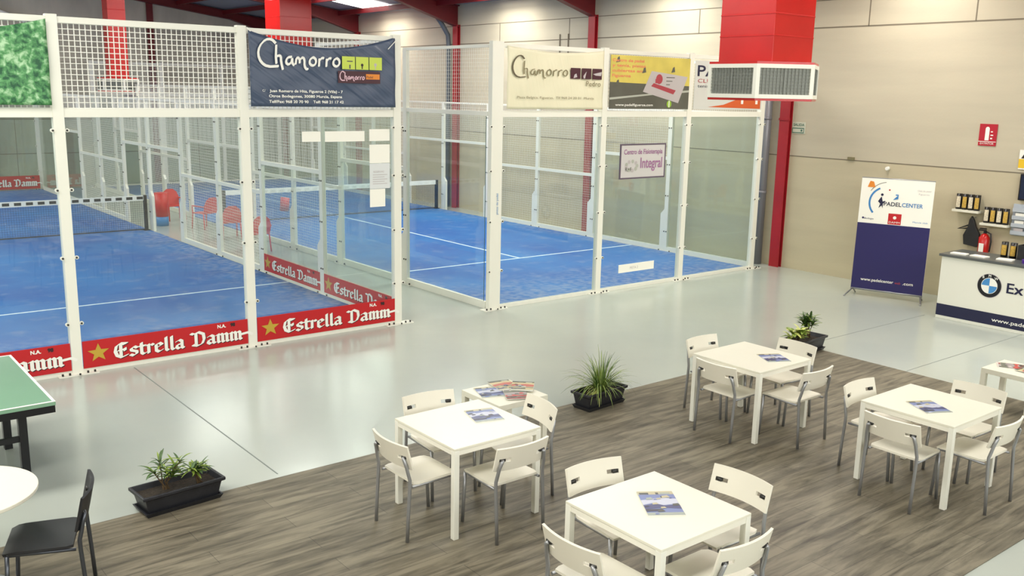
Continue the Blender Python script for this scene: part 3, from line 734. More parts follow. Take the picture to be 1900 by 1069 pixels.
pr.text('R+F', W * .1, H * .2, .06, M_dgrey, .006)
pr.build('lettering', t)
t = tag(MB().box((3.98, -.148, .26), (4.78, -.140, .39)).build('sign', M_paper), 'long white plate low on the court glass, below the purple lettered sign', 'sign')
pr = Print((3.98, -.148, .26), (1, 0, 0), (0, 0, 1), (0, -1, 0)); pr.text('PISTA 2', .25, .045, .04, M_greyp, .002); pr.build('lettering', t)

# white sheets painting a window reflection onto the first court's front glass
PG = 'white painted reflections on the court glass'
for (a, b, z0, z1, lab) in ((-1.34, -1.10, 2.39, 2.51, 'shortest strip of painted reflection in the row high on the glass below the blue banner'),
                            (-1.04, -.50, 2.385, 2.51, 'long white strip painting a reflection high on the court glass, middle of the row'),
                            (-.43, -.14, 2.385, 2.53, 'white strip painting a reflection high on the court glass, next to the corner post'),
                            (-.43, -.14, 2.11, 2.34, 'upper white sheet painting a window reflection on the court glass by the corner post'),
                            (-.43, -.14, 1.79, 2.105, 'middle greyish sheet painting a window reflection on the court glass by the corner post'),
                            (-.43, -.21, 1.56, 1.785, 'lowest white sheet painting a window reflection on the court glass by the corner post')):
    t = tag(MB().box((a, -.0935, z0), (b, -.0875, z1)).build('reflection_sheet', M_paper if z0 != 1.79 else mat('greyish_reflection', rgb(218, 222, 222), .6)), lab, 'paper', PG)
    if z0 == 1.79:
        pr = Print((a, -.0935, z0), (1, 0, 0), (0, 0, 1), (0, -1, 0)); pr.text('RESERVAS', .05, .2, .025, M_greyp, .002)
        for i in range(5): pr.rect(.04, .17 - i * .028, .25 - (i % 2) * .04, .177 - i * .028, M_greyp, .002)
        pr.build('lettering', t)

# ---------------------------------------------------------------- ducts
def duct(x, y, half, R, label, zb=3.0, hh=.43):
    t = thing('air_duct', label, 'air duct', (x, y, zb))
    top = ceil_z(x) - zb
    m = MB().box((-half, -half, hh + .02), (half, half, top))
    for z in (hh + .35, hh + .62, hh + .95, hh + 1.3, hh + 1.7):
        if z < top - .05: m.box((-half - .004, -half - .004, z), (half + .004, half + .004, z + .022))
    m.build('duct_shaft', M_red, t, bevel=.006)
    hexa = lambda r: [(r * math.cos(PI / 6 + k * PI / 3), r * math.sin(PI / 6 + k * PI / 3)) for k in range(6)]
    MB().prism(hexa(R * .985), -.03, 0).build('base_plate', M_red, t)
    MB().prism(hexa(R * .985), hh, hh + .03).build('top_plate', M_red, t)
    h = hexa(R); hi = hexa(R * .93)
    for k in range(6):
        a, b = Vector(h[k]), Vector(h[(k + 1) % 6]); L = (b - a).length; d = (b - a) / L; nrm = Vector((d.y, -d.x))
        def q(s, z, o): p = a + d * s - nrm * o; return (p.x, p.y, z)
        def slab(s0, s1, z0, z1, o0, o1, mb, mi=0):
            mb.add([q(s0, z0, o0), q(s1, z0, o0), q(s1, z1, o0), q(s0, z1, o0), q(s0, z0, o1), q(s1, z0, o1), q(s1, z1, o1), q(s0, z1, o1)],
                   [(0, 1, 2, 3), (7, 6, 5, 4), (0, 4, 5, 1), (1, 5, 6, 2), (2, 6, 7, 3), (3, 7, 4, 0)], mi)
        f = MB(); e = .05 * R / .78
        slab(0, L, 0, e, 0, .03, f); slab(0, L, hh - e, hh, 0, .03, f); slab(0, e, e, hh - e, 0, .03, f); slab(L - e, L, e, hh - e, 0, .03, f)
        fo = f.build('grille_frame', M_post, t)
        g = MB(); slab(e, L - e, e, hh - e, .028, .034, g, 1)
        nb = 14
        for i in range(1, nb): s = e + (L - 2 * e) * i / nb; slab(s - .004, s + .004, e, hh - e, .012, .02, g)
        for i in range(1, 8): z = e + (hh - 2 * e) * i / 8; slab(e, L - e, z - .004, z + .004, .014, .022, g)
        slab(L / 2 - .008, L / 2 + .008, e, hh - e, .006, .02, g)
        g.build('grille', [M_grille, M_grilled], fo)
    return t
duct(4.27, -2.42, .43, .78, 'large red air duct with hexagonal white framed grille, above the cafe tables')
duct(4.56, 12.5, .43, .78, 'red air duct above the far court, seen over the dark blue banner')
duct(1.15, 15.4, .22, .52, 'narrow red air duct far back, seen through the wire mesh', 2.85, .3)
# batten lamp on the back wall, top left
tag(MB().tube([(-.75, YB - .1, 5.05), (.05, YB - .25, 4.72)], .05, 8).build('batten_lamp', M_wprint), 'small white batten lamp on the far wall near the narrow duct', 'lamp')

# ---------------------------------------------------------------- cafe furniture
SH = .41; TH = .668
def curve_leg(pts, r=.0125): return MB().tube(pts, r, 8)
def chair(name, label, loc, rz, mseat, mleg, group=None, slots=True, bh=(.520, .690)):
    t = thing(name, label, 'chair', loc, rz, group)
    # seat: gently dished plate, front lip turned down
    m = MB(); nx, ny = 10, 8; vs = []
    for i in range(nx + 1):
        for j in range(ny + 1):
            x = -.19 + .37 * i / nx; v = -1 + 2 * j / ny; hw = .20 - .012 * (i / nx) ** 2 - (.015 if i in (0, nx) and abs(v) == 1 else 0)
            z = SH - .012 * (1 - v * v) * math.sin(PI * i / nx) - (.016 if i == nx else (.004 if i == nx - 1 else 0))
            vs.append((x, v * hw, z))
    m.add(vs, [(i * (ny + 1) + j, (i + 1) * (ny + 1) + j, (i + 1) * (ny + 1) + j + 1, i * (ny + 1) + j + 1) for i in range(nx) for j in range(ny)])
    o = m.build('seat', mseat, t, smooth=True); s = o.modifiers.new('thick', 'SOLIDIFY'); s.thickness = .016; s.offset = -1
    e = o.modifiers.new('sharp', 'EDGE_SPLIT'); e.split_angle = .6
    # backrest: curved plate with a slot near each end
    m = MB(); ny = 16; ys = [-.222 + .444 * j / ny for j in range(ny + 1)]
    zs = [bh[0], bh[0] + .4 * (bh[1] - bh[0]), bh[0] + .56 * (bh[1] - bh[0]), bh[1]]; vs = []
    for i, z in enumerate(zs):
        for y in ys:
            x = -.252 + .036 * (y / .215) ** 2 - .045 * (z - bh[0]) / (bh[1] - bh[0])
            vs.append((x, y, z))
    fs = []
    for i in range(3):
        for j in range(ny):
            if slots and i == 1 and (j in (1, 2, 3) or j in (ny - 2, ny - 3, ny - 4)): continue
            fs.append((i * (ny + 1) + j, i * (ny + 1) + j + 1, (i + 1) * (ny + 1) + j + 1, (i + 1) * (ny + 1) + j))
    m.add(vs, fs); o = m.build('backrest', mseat, t, smooth=True); s = o.modifiers.new('thick', 'SOLIDIFY'); s.thickness = .015; s.offset = 0
    e = o.modifiers.new('sharp', 'EDGE_SPLIT'); e.split_angle = .6
    for sg in (-1, 1):
        lg = curve_leg([(-.252, sg * .205, 0), (-.242, sg * .205, .2), (-.230, sg * .205, .38), (-.228, sg * .204, .44), (-.240, sg * .200, .49), (-.250, sg * .194, .54), (-.264, sg * .184, .590), (-.258, sg * .170, .602)])
        lg.box((-.262, sg * .150, .592), (-.240, sg * .190, .612), 1); lg.build('leg', [mleg, M_bolt], t, smooth=True)
        curve_leg([(.178, sg * .185, 0), (.165, sg * .183, .2), (.155, sg * .180, .385)]).build('leg', mleg, t, smooth=True)
        curve_leg([(-.205, sg * .195, .383), (.155, sg * .180, .385)], .010).build('seat_rail', mleg, t, smooth=True)
    return t

M_edge = mat('table_apron', rgb(232, 230, 216), .4)
def square_table(label, x, y, group, first=[None]):
    if first[0] is None:
        t = thing('cafe_table', label, 'table', (x, y, .007), 0, group); h = .3795
        MB().box((-h, -h, TH - .025), (h, h, TH - .007)).build('table_top', M_laminate, t, bevel=.003)
        MB().box((-h + .004, -h + .004, TH - .06), (h - .004, -h + .02, TH - .025)).box((-h + .004, h - .02, TH - .06), (h - .004, h - .004, TH - .025)) \
            .box((-h + .004, -h + .02, TH - .06), (-h + .02, h - .02, TH - .025)).box((h - .02, -h + .02, TH - .06), (h - .004, h - .02, TH - .025)).build('apron', M_edge, t)
        for sx in (-1, 1):
            for sy in (-1, 1):
                MB().box((sx * h, sy * h, 0), (sx * (h - .042), sy * (h - .042), TH - .024)).build('leg', M_post, t, bevel=.003)
        first[0] = t; return t
    return dup(first[0], (x, y, .007), 0, label, group)

TB = [((-2.606, -5.197), 'the low magazine table'), ((-2.543, -6.998), None), ((.584, -5.276), None), ((.628, -6.974), None)]
TN = ['table before the low magazine table', 'table cut by the bottom edge', 'table by the two-plant planter', 'table near the service counter']
for (p, _), nme in zip(TB, ('white square cafe table in front of the low magazine table', 'white square cafe table cut off by the bottom edge of the picture',
                          'white square cafe table next to the planter with two plants', 'white square cafe table towards the service counter')):
    square_table(nme, p[0], p[1], 'white square cafe tables')
SIDE = {'A': 'the ping-pong table', 'B': 'the camera', 'C': 'the courts', 'D': 'the service counter'}
CH = [ # x, y of the seat centre, heading
 (0, 'A', -3.00, -5.20, 0), (0, 'B', -2.58, -5.545, PI / 2), (0, 'C', -2.54, -4.80, -PI / 2 - .12), (0, 'D', -2.16, -5.16, PI - .18),
 (1, 'A', -3.00, -7.03, 0.02), (1, 'B', -2.50, -7.345, PI / 2), (1, 'C', -2.46, -6.60, -PI / 2 - .10), (1, 'D', -2.06, -7.03, PI),
 (2, 'A', .30, -5.30, 0), (2, 'B', .63, -5.69, PI / 2), (2, 'C', .66, -4.87, -PI / 2), (2, 'D', 1.02, -5.27, PI - .06),
 (3, 'A', .23, -7.02, 0), (3, 'B', .63, -7.32, PI / 2), (3, 'C', .60, -6.62, -PI / 2), (3, 'D', 1.08, -7.02, PI)]
proto = None
for (ti, sd, x, y, rz) in CH:
    lab = 'white chair at the %s, its back to %s' % (TN[ti], SIDE[sd])
    if proto is None: proto = chair('cafe_chair', lab, (x, y, .007), rz, M_plastic, M_chrome, 'white slotted chairs around the cafe tables')
    else: dup(proto, (x, y, .007), rz, lab)

# magazines
M_pages = mat('magazine_pages', rgb(226, 226, 216), .6)
PAL = {'blue': [rgb(50, 58, 108), rgb(104, 120, 168), rgb(188, 192, 208), rgb(30, 34, 62), rgb(180, 172, 138), rgb(150, 160, 150), rgb(60, 66, 60)],
       'warm': [rgb(150, 146, 120), rgb(196, 180, 136), rgb(184, 92, 80), rgb(60, 80, 128), rgb(90, 96, 84), rgb(190, 196, 180), rgb(50, 46, 44)],
       'red': [rgb(190, 70, 66), rgb(110, 112, 100), rgb(160, 150, 150), rgb(60, 54, 54), rgb(206, 196, 190), rgb(140, 40, 44), rgb(90, 96, 90)]}
PM = {k: [mat('cover_%s_%d' % (k, i), c, .35) for i, c in enumerate(v)] for k, v in PAL.items()}
def magazine(label, x, y, z, rz, pal, group=None, w=.205, h=.275, seed=0, th=.006):
    R_ = random.Random(seed)
    t = thing('magazine', label, 'magazine', (x, y, z), rz, group)
    MB().box((-w / 2, -h / 2, 0), (w / 2, h / 2, th)).build('pages', M_pages, t)
    pr = Print((-w / 2, -h / 2, th), (1, 0, 0), (0, 1, 0)); P = PM[pal]; pr.eps = 0
    pr.rect(0, 0, w, h, P[1], .0003)
    pr.rect(0, h * .86, w, h, P[4], .0005)
    pr.rect(w * .04, h * .86, w * .30, h * .94, P[6], .0008); pr.rect(w * .5, h * .86, w * .58, h * .94, P[6], .0008); pr.rect(w * .62, h * .87, w * .9, h * .93, P[5], .0008)
    ly = .0009
    pr.poly([(0, h * .42), (w * .3, h * .5), (w * .55, h * .40), (w, h * .46), (w, h * .66), (w * .6, h * .72), (0, h * .62)], P[2], ly)
    pr.poly([(0, h * .25), (w * .5, h * .3), (w, h * .24), (w, h * .42), (w * .6, h * .38), (w * .35, h * .46), (0, h * .4)], P[0], ly + .0002)
    pr.poly([(0, h * .14), (w * .45, h * .16), (w * .45, h * .25), (0, h * .25)], P[3], ly + .0004)
    pr.rect(0, 0, w, h * .10, P[5], ly + .0004)
    for i in range(12):
        a, b, s = R_.random() * w * .85, R_.random() * h * .7, .012 + R_.random() * .028
        pr.poly([(a, b), (min(w, a + s * 1.3), b + s * .2), (min(w, a + s), b + s), (a + s * .1, b + s * .8)], P[R_.randrange(7)], ly + .0006 + i * .0001)
    pr.build('cover', t)
    return t
zt = TH + .007 - .007
MG = 'magazines on the cafe tables'
magazine('blue and white magazine on the table in front of the low magazine table', -2.42, -5.15, zt, -.28, 'blue', MG, .22, .27, 1)
magazine('blue and white magazine on the table at the bottom edge of the picture', -2.50, -6.98, zt, -.59, 'blue', MG, .216, .325, 2)
magazine('blue and white magazine on the table next to the two-plant planter', .69, -5.44, zt, -.50, 'blue', MG, .22, .26, 3)
magazine('blue and white magazine on the table near the service counter', .53, -7.01, zt, -.50, 'blue', MG, .215, .29, 4)

# low side tables
def low_table(label, x, y, sx, sy, h, z0):
    t = thing('side_table', label, 'table', (x, y, z0), 0)
    MB().box((-sx / 2, -sy / 2, h - .05), (sx / 2, sy / 2, h)).build('table_top', M_laminate, t, bevel=.003)
    for a in (-1, 1):
        for b in (-1, 1): MB().box((a * sx / 2, b * sy / 2, 0), (a * (sx / 2 - .05), b * (sy / 2 - .05), h - .049)).build('leg', M_laminate, t, bevel=.002)
    return t
low_table('low white side table strewn with magazines, behind a cafe table', -1.475, -4.20, .54, .55, .41, .007)
LG = 'magazines strewn over the low side table'
zl = .417
magazine('blue magazine on the low side table, lying closest to its front corner edge', -1.585, -4.13, zl, -.35, 'blue', LG, .22, .28, 5)
magazine('grey and pink magazine on the low side table, behind the white chair back', -1.45, -4.33, zl + .0075, -.5, 'red', LG, .2, .26, 6)
magazine('olive covered magazine on the low side table, towards the courts', -1.37, -4.06, zl + .0075, -.2, 'warm', LG, .21, .27, 7)
magazine('yellow and red magazine on the low side table, topmost towards the spiky plant', -1.27, -4.20, zl + .0155, -.75, 'warm', LG, .20, .26, 8)
low_table('low white side table between the cafe and the service counter', 3.20, -6.55, .50, .50, .40, .007)
magazine('red and black magazine on the low white side table near the counter', 3.24, -6.47, .407, .5, 'red', None, .2, .28, 9)
magazine('folded green and grey magazine at the cropped side of the low table near the counter', 3.17, -6.66, .4145, -.2, 'warm', None, .15, .2, 10)

# round table and black chair
t = thing('round_table', 'round white table at the left edge beside a black chair', 'table', (-5.72, -4.47, .007))
m = MB(); m.prism([(.415 * math.cos(a * PI / 32), .415 * math.sin(a * PI / 32)) for a in range(64)], .645, .668); m.build('table_top', M_laminate, t, bevel=.004)
MB().tube([(0, 0, .02), (0, 0, .645)], .03, 16).build('pedestal', M_chrome, t, smooth=True)
MB().prism([(.25 * math.cos(a * PI / 20), .25 * math.sin(a * PI / 20)) for a in range(40)], 0, .02).build('foot', M_chrome, t)
chair('cafe_chair', 'black chair with grey tube legs beside the round white table', (-5.36, -4.74, .007), 2.80, M_black, mat('dark_tube', rgb(80, 84, 90), .3, .7), bh=(.50, .70), slots=False)

# table tennis table
def tt_mat():
    return mat('green_table_top', rgb(128, 168, 140), .14, noise=(1, .04))
t = thing('table_tennis_table', 'green table tennis table with white edge lines and black legs', 'table', (-6.24, -2.31, 0))
MB().box((-1.37, -.77, .655), (1.37, .77, .685)).build('table_top', tt_mat(), t, bevel=.003)
l = MB(); z0, z1 = .684, .6865
l.box((1.35, -.77, z0), (1.37, .77, z1)).box((-1.37, -.77, z0), (-1.35, .77, z1)).box((-1.35, -.77, z0), (1.35, -.75, z1)).box((-1.35, .75, z0), (1.35, .77, z1))
l.build('edge_line', M_wprint, t)
MB().box((-1.34, -.765, .60), (1.365, -.73, .655)).box((-1.34, .73, .60), (1.365, .765, .655)).box((1.33, -.73, .60), (1.365, .73, .655)).box((-1.34, -.73, .60), (-1.31, .73, .655)).build('apron', M_blackm, t)
for a in (-1, 1):
    for b in (-1, 1): MB().box((a * 1.21 - .03, b * .33 - .03, 0), (a * 1.21 + .03, b * .33 + .03, .656)).build('leg', M_blackm, t)
MB().box((-1.2, -.345, .27), (1.2, -.315, .315)).box((-1.2, .315, .27), (1.2, .345, .315)).build('brace', M_blackm, t)

# ---------------------------------------------------------------- planters
def leaf(mb, base, az, el, L, wdt, droop, mi=0, seg=5):
    p = Vector(base); d = Vector((math.cos(az) * math.cos(el), math.sin(az) * math.cos(el), math.sin(el)))
    side = Vector((-math.sin(az), math.cos(az), 0)); vs = []
    for i in range(seg + 1):
        s = i / seg; wv = wdt * (math.sin(PI * min(.98, .12 + s * .88)) ** .7) * .5
        vs += [p - side * wv + Vector((0, 0, wv * .3)), p + Vector((0, 0, 0)), p + side * wv + Vector((0, 0, wv * .3))]
        p = p + d * (L / seg); d = (d + Vector((0, 0, -droop / seg))).normalized()
    fs = []
    for i in range(seg):
        for k in (0, 1): fs.append((i * 3 + k, i * 3 + k + 1, (i + 1) * 3 + k + 1, (i + 1) * 3 + k))
    mb.add(vs, fs, mi)

def planter(label, x, y, rz, L=.56, W=.24, H=.17):
    t = thing('planter', label, 'potted plant', (x, y, .007), rz)
    def ring(l, w, z): return [(-l / 2, -w / 2, z), (l / 2, -w / 2, z), (l / 2, w / 2, z), (-l / 2, w / 2, z)]
    # tapered trough with a flared rim
    R_ = [ring(L * .84, W * .72, .02), ring(L * .92, W * .86, H * .80), ring(L, W, H * .86), ring(L, W, H), ring(L - .035, W - .035, H), ring(L * .88, W * .8, H * .7)]
    vs = [p for r_ in R_ for p in r_]; fs = [(3, 2, 1, 0)]
    for i in range(len(R_) - 1):
        for j in range(4): fs.append((i * 4 + j, i * 4 + (j + 1) % 4, (i + 1) * 4 + (j + 1) % 4, (i + 1) * 4 + j))
    MB().add(vs, fs).build('pot', M_pot, t, bevel=.004)
    S = [ring(L * .88, W * .80, 0), ring(L * .94, W * .92, .035), ring(L * .90, W * .86, .035), ring(L * .86, W * .78, .015)]
    vs = [p for r_ in S for p in r_]; fs = [(3, 2, 1, 0)]
    for i in range(3):
        for j in range(4): fs.append((i * 4 + j, i * 4 + (j + 1) % 4, (i + 1) * 4 + (j + 1) % 4, (i + 1) * 4 + j))
    fs.append((12, 13, 14, 15)); MB().add(vs, fs).build('saucer', M_pot, t)
    MB().box((-L * .45, -W * .41, H * .66), (L * .45, W * .41, H * .76)).build('soil', M_soil, t)
    return t, H * .75

def leafy_plant(t, x, y, z, h, spread, n, lw, mats, seed, name='plant', droop=.8, tips=5, ll=.11):
    R_ = random.Random(seed); mb = MB()
    for s in range(tips):
        a = R_.random() * 2 * PI; sp = spread * (R_.random() ** .6); hh = h * (.45 + .55 * R_.random()) if s else h
        tip = Vector((x + sp * math.cos(a), y + sp * .6 * math.sin(a), z + hh * .72)); mid = Vector((x + sp * .3 * math.cos(a), y + sp * .2 * math.sin(a), z + hh * .35))
        mb.tube([(x + .01 * s, y, z - .01), mid, tip], [.006, .005, .003], 6, 2)
        for k in range(n // tips):
            s_ = .45 + .55 * k / max(1, n // tips - 1); p = mid.lerp(tip, max(0, s_))
            leaf(mb, p, k * 2.4 + R_.random(), .1 + .9 * R_.random(), ll * (.75 + .5 * R_.random()), lw * (.8 + .4 * R_.random()), droop * (.6 + .8 * R_.random()), 0 if R_.random() < .6 else 1)
    return mb.build(name, mats, t)

t, z = planter('long black planter with two low leafy plants, near the black chair', -4.27, -3.89, .08, .62, .27, .165)
leafy_plant(t, -.10, .02, z, .29, .15, 90, .018, [M_leaf, M_leaf2, M_stem], 3, tips=6, ll=.10)
leafy_plant(t, .14, -.03, z, .20, .10, 80, .020, [M_leaf, M_leaf2, M_stem], 5, tips=5, ll=.09)
t, z = planter('black planter with one spiky grass-like plant', -.17, -4.06, .08, .57, .25, .175)
mb = MB(); R_ = random.Random(9)
for i in range(190):
    a = R_.random() * 2 * PI; el = .65 + .9 * R_.random() ** .8
    leaf(mb, (.02 + .05 * math.cos(a), .01 + .03 * math.sin(a), z), a, el, .26 + .20 * R_.random(), .008, 1.1 + 1.5 * R_.random(), 0 if R_.random() < .7 else 1, 6)
mb.build('plant', [M_leafg, M_leaf], t)
mb = MB()
for i in range(26):
    a = PI + R_.uniform(-.9, .9); leaf(mb, (-.04, -.02, z), a, R_.uniform(.3, 1.2), .12 + .1 * R_.random(), .009, 2.5, 0)
mb.build('plant', [M_leafy], t)
t, z = planter('black planter holding a yellow-leaved plant and a taller spiky plant', 3.26, -4.05, .08, .62, .28, .18)
leafy_plant(t, -.19, 0, z, .21, .13, 60, .050, [M_leaf2, M_leafy, M_stem], 12, tips=5, ll=.12)
leafy_plant(t, .12, .02, z, .38, .11, 110, .026, [M_leaf, M_leaf2, M_stem], 15, tips=7, ll=.13, droop=.5)

# ---------------------------------------------------------------- banner stand by the wall
t = thing('banner_stand', 'display stand with a white and navy padel club poster on splayed metal feet', 'banner stand', (7.03, -2.92, 0), math.atan2(-1.0, .30))
# local x runs along the poster, local y away from the viewer
Wb = 1.06; z0, z1 = .10, 1.83; ln = .05
def lean(z): return ln * (z - z0)
MB().add([(-Wb / 2, lean(z0), z0), (Wb / 2, lean(z0), z0), (Wb / 2, lean(z1), z1), (-Wb / 2, lean(z1), z1), (-Wb / 2, lean(z0) + .012, z0), (Wb / 2, lean(z0) + .012, z0), (Wb / 2, lean(z1) + .012, z1), (-Wb / 2, lean(z1) + .012, z1)],
         [(0, 1, 2, 3), (7, 6, 5, 4), (0, 4, 5, 1), (1, 5, 6, 2), (2, 6, 7, 3), (3, 7, 4, 0)]).build('poster', M_paper, t)
V = Vector((0, ln, 1)).normalized(); pr = Print((-Wb / 2, lean(z0), z0), (1, 0, 0), V); Hh = z1 - z0
pr.rect(0, 0, Wb, Hh * .60, M_navy, .002)
pr.text('www.padelcenter', Wb * .13, Hh * .08, .045, M_wprint, .004, w=Wb * .46, bold=.002); pr.text('web', Wb * .61, Hh * .08, .04, M_ured, .004, w=Wb * .08); pr.text('.com', Wb * .72, Hh * .08, .045, M_wprint, .004, w=Wb * .14, bold=.002)
pr.rect(Wb * .42, Hh * .605, Wb * .60, Hh * .70, M_bred, .002); pr.text('DAMM', Wb * .435, Hh * .615, .03, M_wprint, .004, w=Wb * .15); pr.disc(Wb * .51, Hh * .665, .025, M_wprint, .004, 12)
pr.disc(Wb * .36, Hh * .79, .25, M_cyan, .002, 24, 2.0, 3.9, .222)
for k in range(1): pr.disc(Wb * .38, Hh * .80, .30, M_dgrey, .0022, 20, 1.7, 2.6, .292)
fig = [(.27, .74), (.29, .78), (.255, .80), (.30, .845), (.32, .80), (.36, .81), (.325, .78), (.33, .74), (.31, .765)]
pr.poly([(a * Wb, b * Hh) for a, b in fig], M_navyd, .004); pr.disc(Wb * .305, Hh * .86, .02, M_navyd, .004, 12); pr.disc(Wb * .40, Hh * .905, .012, M_bred, .004, 10)
pr.text('PADEL', Wb * .34, Hh * .765, .06, M_navyd, .004, w=Wb * .24, bold=.002); pr.text('CENTER', Wb * .59, Hh * .765, .06, M_cyan, .004, w=Wb * .28, bold=.002)
pr.poly([(Wb * .46, Hh * .82), (Wb * .52, Hh * .86), (Wb * .49, Hh * .86), (Wb * .49, Hh * .87), (Wb * .53, Hh * .87), (Wb * .53, Hh * .83)], M_cyan, .004)
pr.poly([(Wb * .09, Hh * .92), (Wb * .20, Hh * .92), (Wb * .17, Hh * .97), (Wb * .12, Hh * .975)], M_orange, .004)
pr.text('Club de padel', Wb * .78, Hh * .91, .022, M_greyp, .004, w=Wb * .18); pr.text('Figueroa', Wb * .80, Hh * .88, .022, M_greyp, .004, w=Wb * .14)
pr.disc(Wb * .07, Hh * .645, .016, M_navy, .004, 10); pr.text('Bodegas', Wb * .09, Hh * .635, .025, M_navy, .004, w=Wb * .13); pr.text('Murcia club', Wb * .76, Hh * .635, .022, M_cyan, .004, w=Wb * .2)
pr.build('print', t)
MB().tube([(-Wb / 2, .01, z0), (Wb / 2, .01, z0)], .016, 8).build('bottom_bar', M_chrome, t, smooth=True)
MB().tube([(-Wb / 2, lean(z1) + .008, z1), (Wb / 2, lean(z1) + .008, z1)], .010, 8).build('top_bar', M_chrome, t, smooth=True)
for s in (-1, 1):
    MB().tube([(s * .50, .01, z0), (s * .56, -.20, .012), (s * .56, -.24, .006)], .011, 8).tube([(s * .50, .01, z0), (s * .50, .18, .01)], .011, 8).build('foot', M_chrome, t, smooth=True)

# ---------------------------------------------------------------- service counter
X0c, X1c, Y0c, Y1c = 6.45, 7.05, -6.6, -4.03
t = thing('service_counter', 'white service counter with dark grey worktop, navy stripe and round car badge', 'counter', (X0c, Y1c, 0))
Lc = Y1c - Y0c
MB().box((0, -Lc, 0), (.60, 0, .885)).build('body', mat('counter_white', rgb(226, 226, 214), .35), t, bevel=.004)
MB().box((-.03, -Lc, .885), (.63, .03, .92)).build('worktop', M_counter, t, bevel=.004)
pr = Print((0, 0, 0), (0, -1, 0), (0, 0, 1), (-1, 0, 0))
pr.rect(0.0, .045, Lc, .21, M_navyd, .002)
pr.text('www.padelcenter.com', .78, .10, .05, M_wprint, .004, w=.95, bold=.002)
bu, bv, br_ = .695, .575, .165
pr.disc(bu, bv, br_, M_greyp, .002, 40); pr.disc(bu, bv, br_ * .96, mat('badge_black', rgb(14, 18, 26), .3), .003, 40); pr.disc(bu, bv, br_ * .66, M_wprint, .004, 40)
M_bb = mat('badge_blue', rgb(70, 140, 200), .3)
for q in range(4): pr.disc(bu, bv, br_ * .62, M_bb if q in (1, 3) else M_wprint, .005, 14, q * PI / 2, (q + 1) * PI / 2)
for ch, a in (('B', 2.2), ('M', PI / 2), ('W', .94)):
    pr.text(ch, bu + br_ * .81 * math.cos(a) - .022, bv + br_ * .81 * math.sin(a) - .016, .034, M_wprint, .0055, bold=.002)
pr.text('Ex', .925, .515, .135, M_navyd, .003, w=.21, bold=.006)
pr.build('print', t)
CG = 'white leaflets on the counter'
for (x, y, rz, w_, h_, lab) in ((6.60, -4.20, .1, .13, .21, 'white leaflet on the counter end, below the small shelves'), (6.62, -4.47, -.1, .14, .21, 'white leaflet on the counter in front of the fire extinguisher'),
                           (6.66, -4.80, .15, .15, .2, 'white leaflet on the counter beside the black boxes')):
    tag(MB().box((-w_ / 2, -h_ / 2, 0), (w_ / 2, h_ / 2, .015)).build('leaflet', M_paper, loc=(x, y, .92)), lab, 'leaflet', CG).rotation_euler = (0, 0, rz)

def can(label, x, y, z, ml, group, r=.042, h=.235):
    t = thing('ball_can', label, 'can', (x, y, z), 0, group)
    MB().tube([(0, 0, 0), (0, 0, h)], r, 16).build('can_body', M_can, t, smooth=True)
    m = MB(); n = 8; a0 = PI * .80; a1 = PI * 1.28
    for i in range(n):
        a, b = a0 + (a1 - a0) * i / n, a0 + (a1 - a0) * (i + 1) / n; q = r + .0015
        m.add([(q * math.cos(a), q * math.sin(a), .03), (q * math.cos(b), q * math.sin(b), .03), (q * math.cos(b), q * math.sin(b), h - .04), (q * math.cos(a), q * math.sin(a), h - .04)], [(0, 1, 2, 3)])
    m.build('can_label', ml, t); return t
ORD = ('first', 'second', 'third', 'last')
for (ys, zs_, lab, grp) in ((-3.44, 1.405, 'upper small shelf', 'ball cans on the upper small shelf'), (-3.88, 1.245, 'lower small shelf', 'ball cans on the lower small shelf')):
    s = MB().box((7.77, ys - .40, zs_ - .035), (7.949, ys + .0, zs_)).build('wall_shelf', M_laminate, bevel=.002)
    tag(s, 'small white wall shelf, the %s one, holding black cans' % ('upper' if 'upper' in lab else 'lower'), 'shelf', 'small white wall shelves')
    for i in range(4):
        can('black can with pale label, %s from the banner stand on the %s' % (ORD[i], lab), 7.85, ys - .06 - i * .093, zs_, M_canlab if i % 2 == 0 else M_canlab2, grp)
for i in range(2):
    can('black and gold can on the counter, %s from the fire extinguisher' % ORD[i], 6.92, -4.66 - i * .12, .92, M_canlab2, 'black and gold cans on the counter', .045, .21)
t = thing('carton', 'open black carton on the counter next to the gold labelled cans', 'box', (6.92, -4.98, .92))
MB().box((-.09, -.13, 0), (.09, .11, .01)).box((-.09, -.13, .01), (-.082, .11, .2)).box((.082, -.13, .01), (.09, .11, .2)).box((-.082, -.13, .01), (.082, -.122, .2)).box((-.082, .102, .01), (.082, .11, .2)).build('carton_body', M_black, t)
MB().box((-.0915, -.10, .03), (-.0902, -.03, .15)).build('carton_label', M_greyp, t)
tag(MB().tube([(0, 0, 0), (0, 0, .05), (0, 0, .055)], [.045, .05, .01], 14).build('tape_roll', mat('violet', rgb(80, 40, 150), .4), loc=(6.62, -5.08, .92)), 'small violet roll on the counter near the picture edge', 'roll')

# fire extinguisher on the wall
t = thing('fire_extinguisher', 'red fire extinguisher hanging on the wall behind the counter', 'fire extinguisher', (7.84, -3.95, .72))
MB().tube([(0, 0, 0), (0, 0, .02), (0, 0, .30), (0, 0, .345), (0, 0, .365)], [.07, .078, .078, .045, .02], 18).build('cylinder', M_red, t, smooth=True)
MB().tube([(0, 0, .36), (0, 0, .40)], .022, 10).box((-.02, -.01, .40), (.02, .09, .415)).box((-.02, -.01, .425), (.02, .08, .44)).build('valve', M_blackm, t)
MB().tube([(0, -.02, .39), (-.03, -.10, .37), (-.03, -.115, .25), (-.02, -.10, .1)], .011, 8).build('hose', M_black, t, smooth=True)
MB().box((-.081, -.035, .08), (-.076, .035, .22)).build('label_plate', M_wprint, t)
MB().box((.06, -.02, .15), (.108, .02, .30)).build('bracket', M_blackm, t)
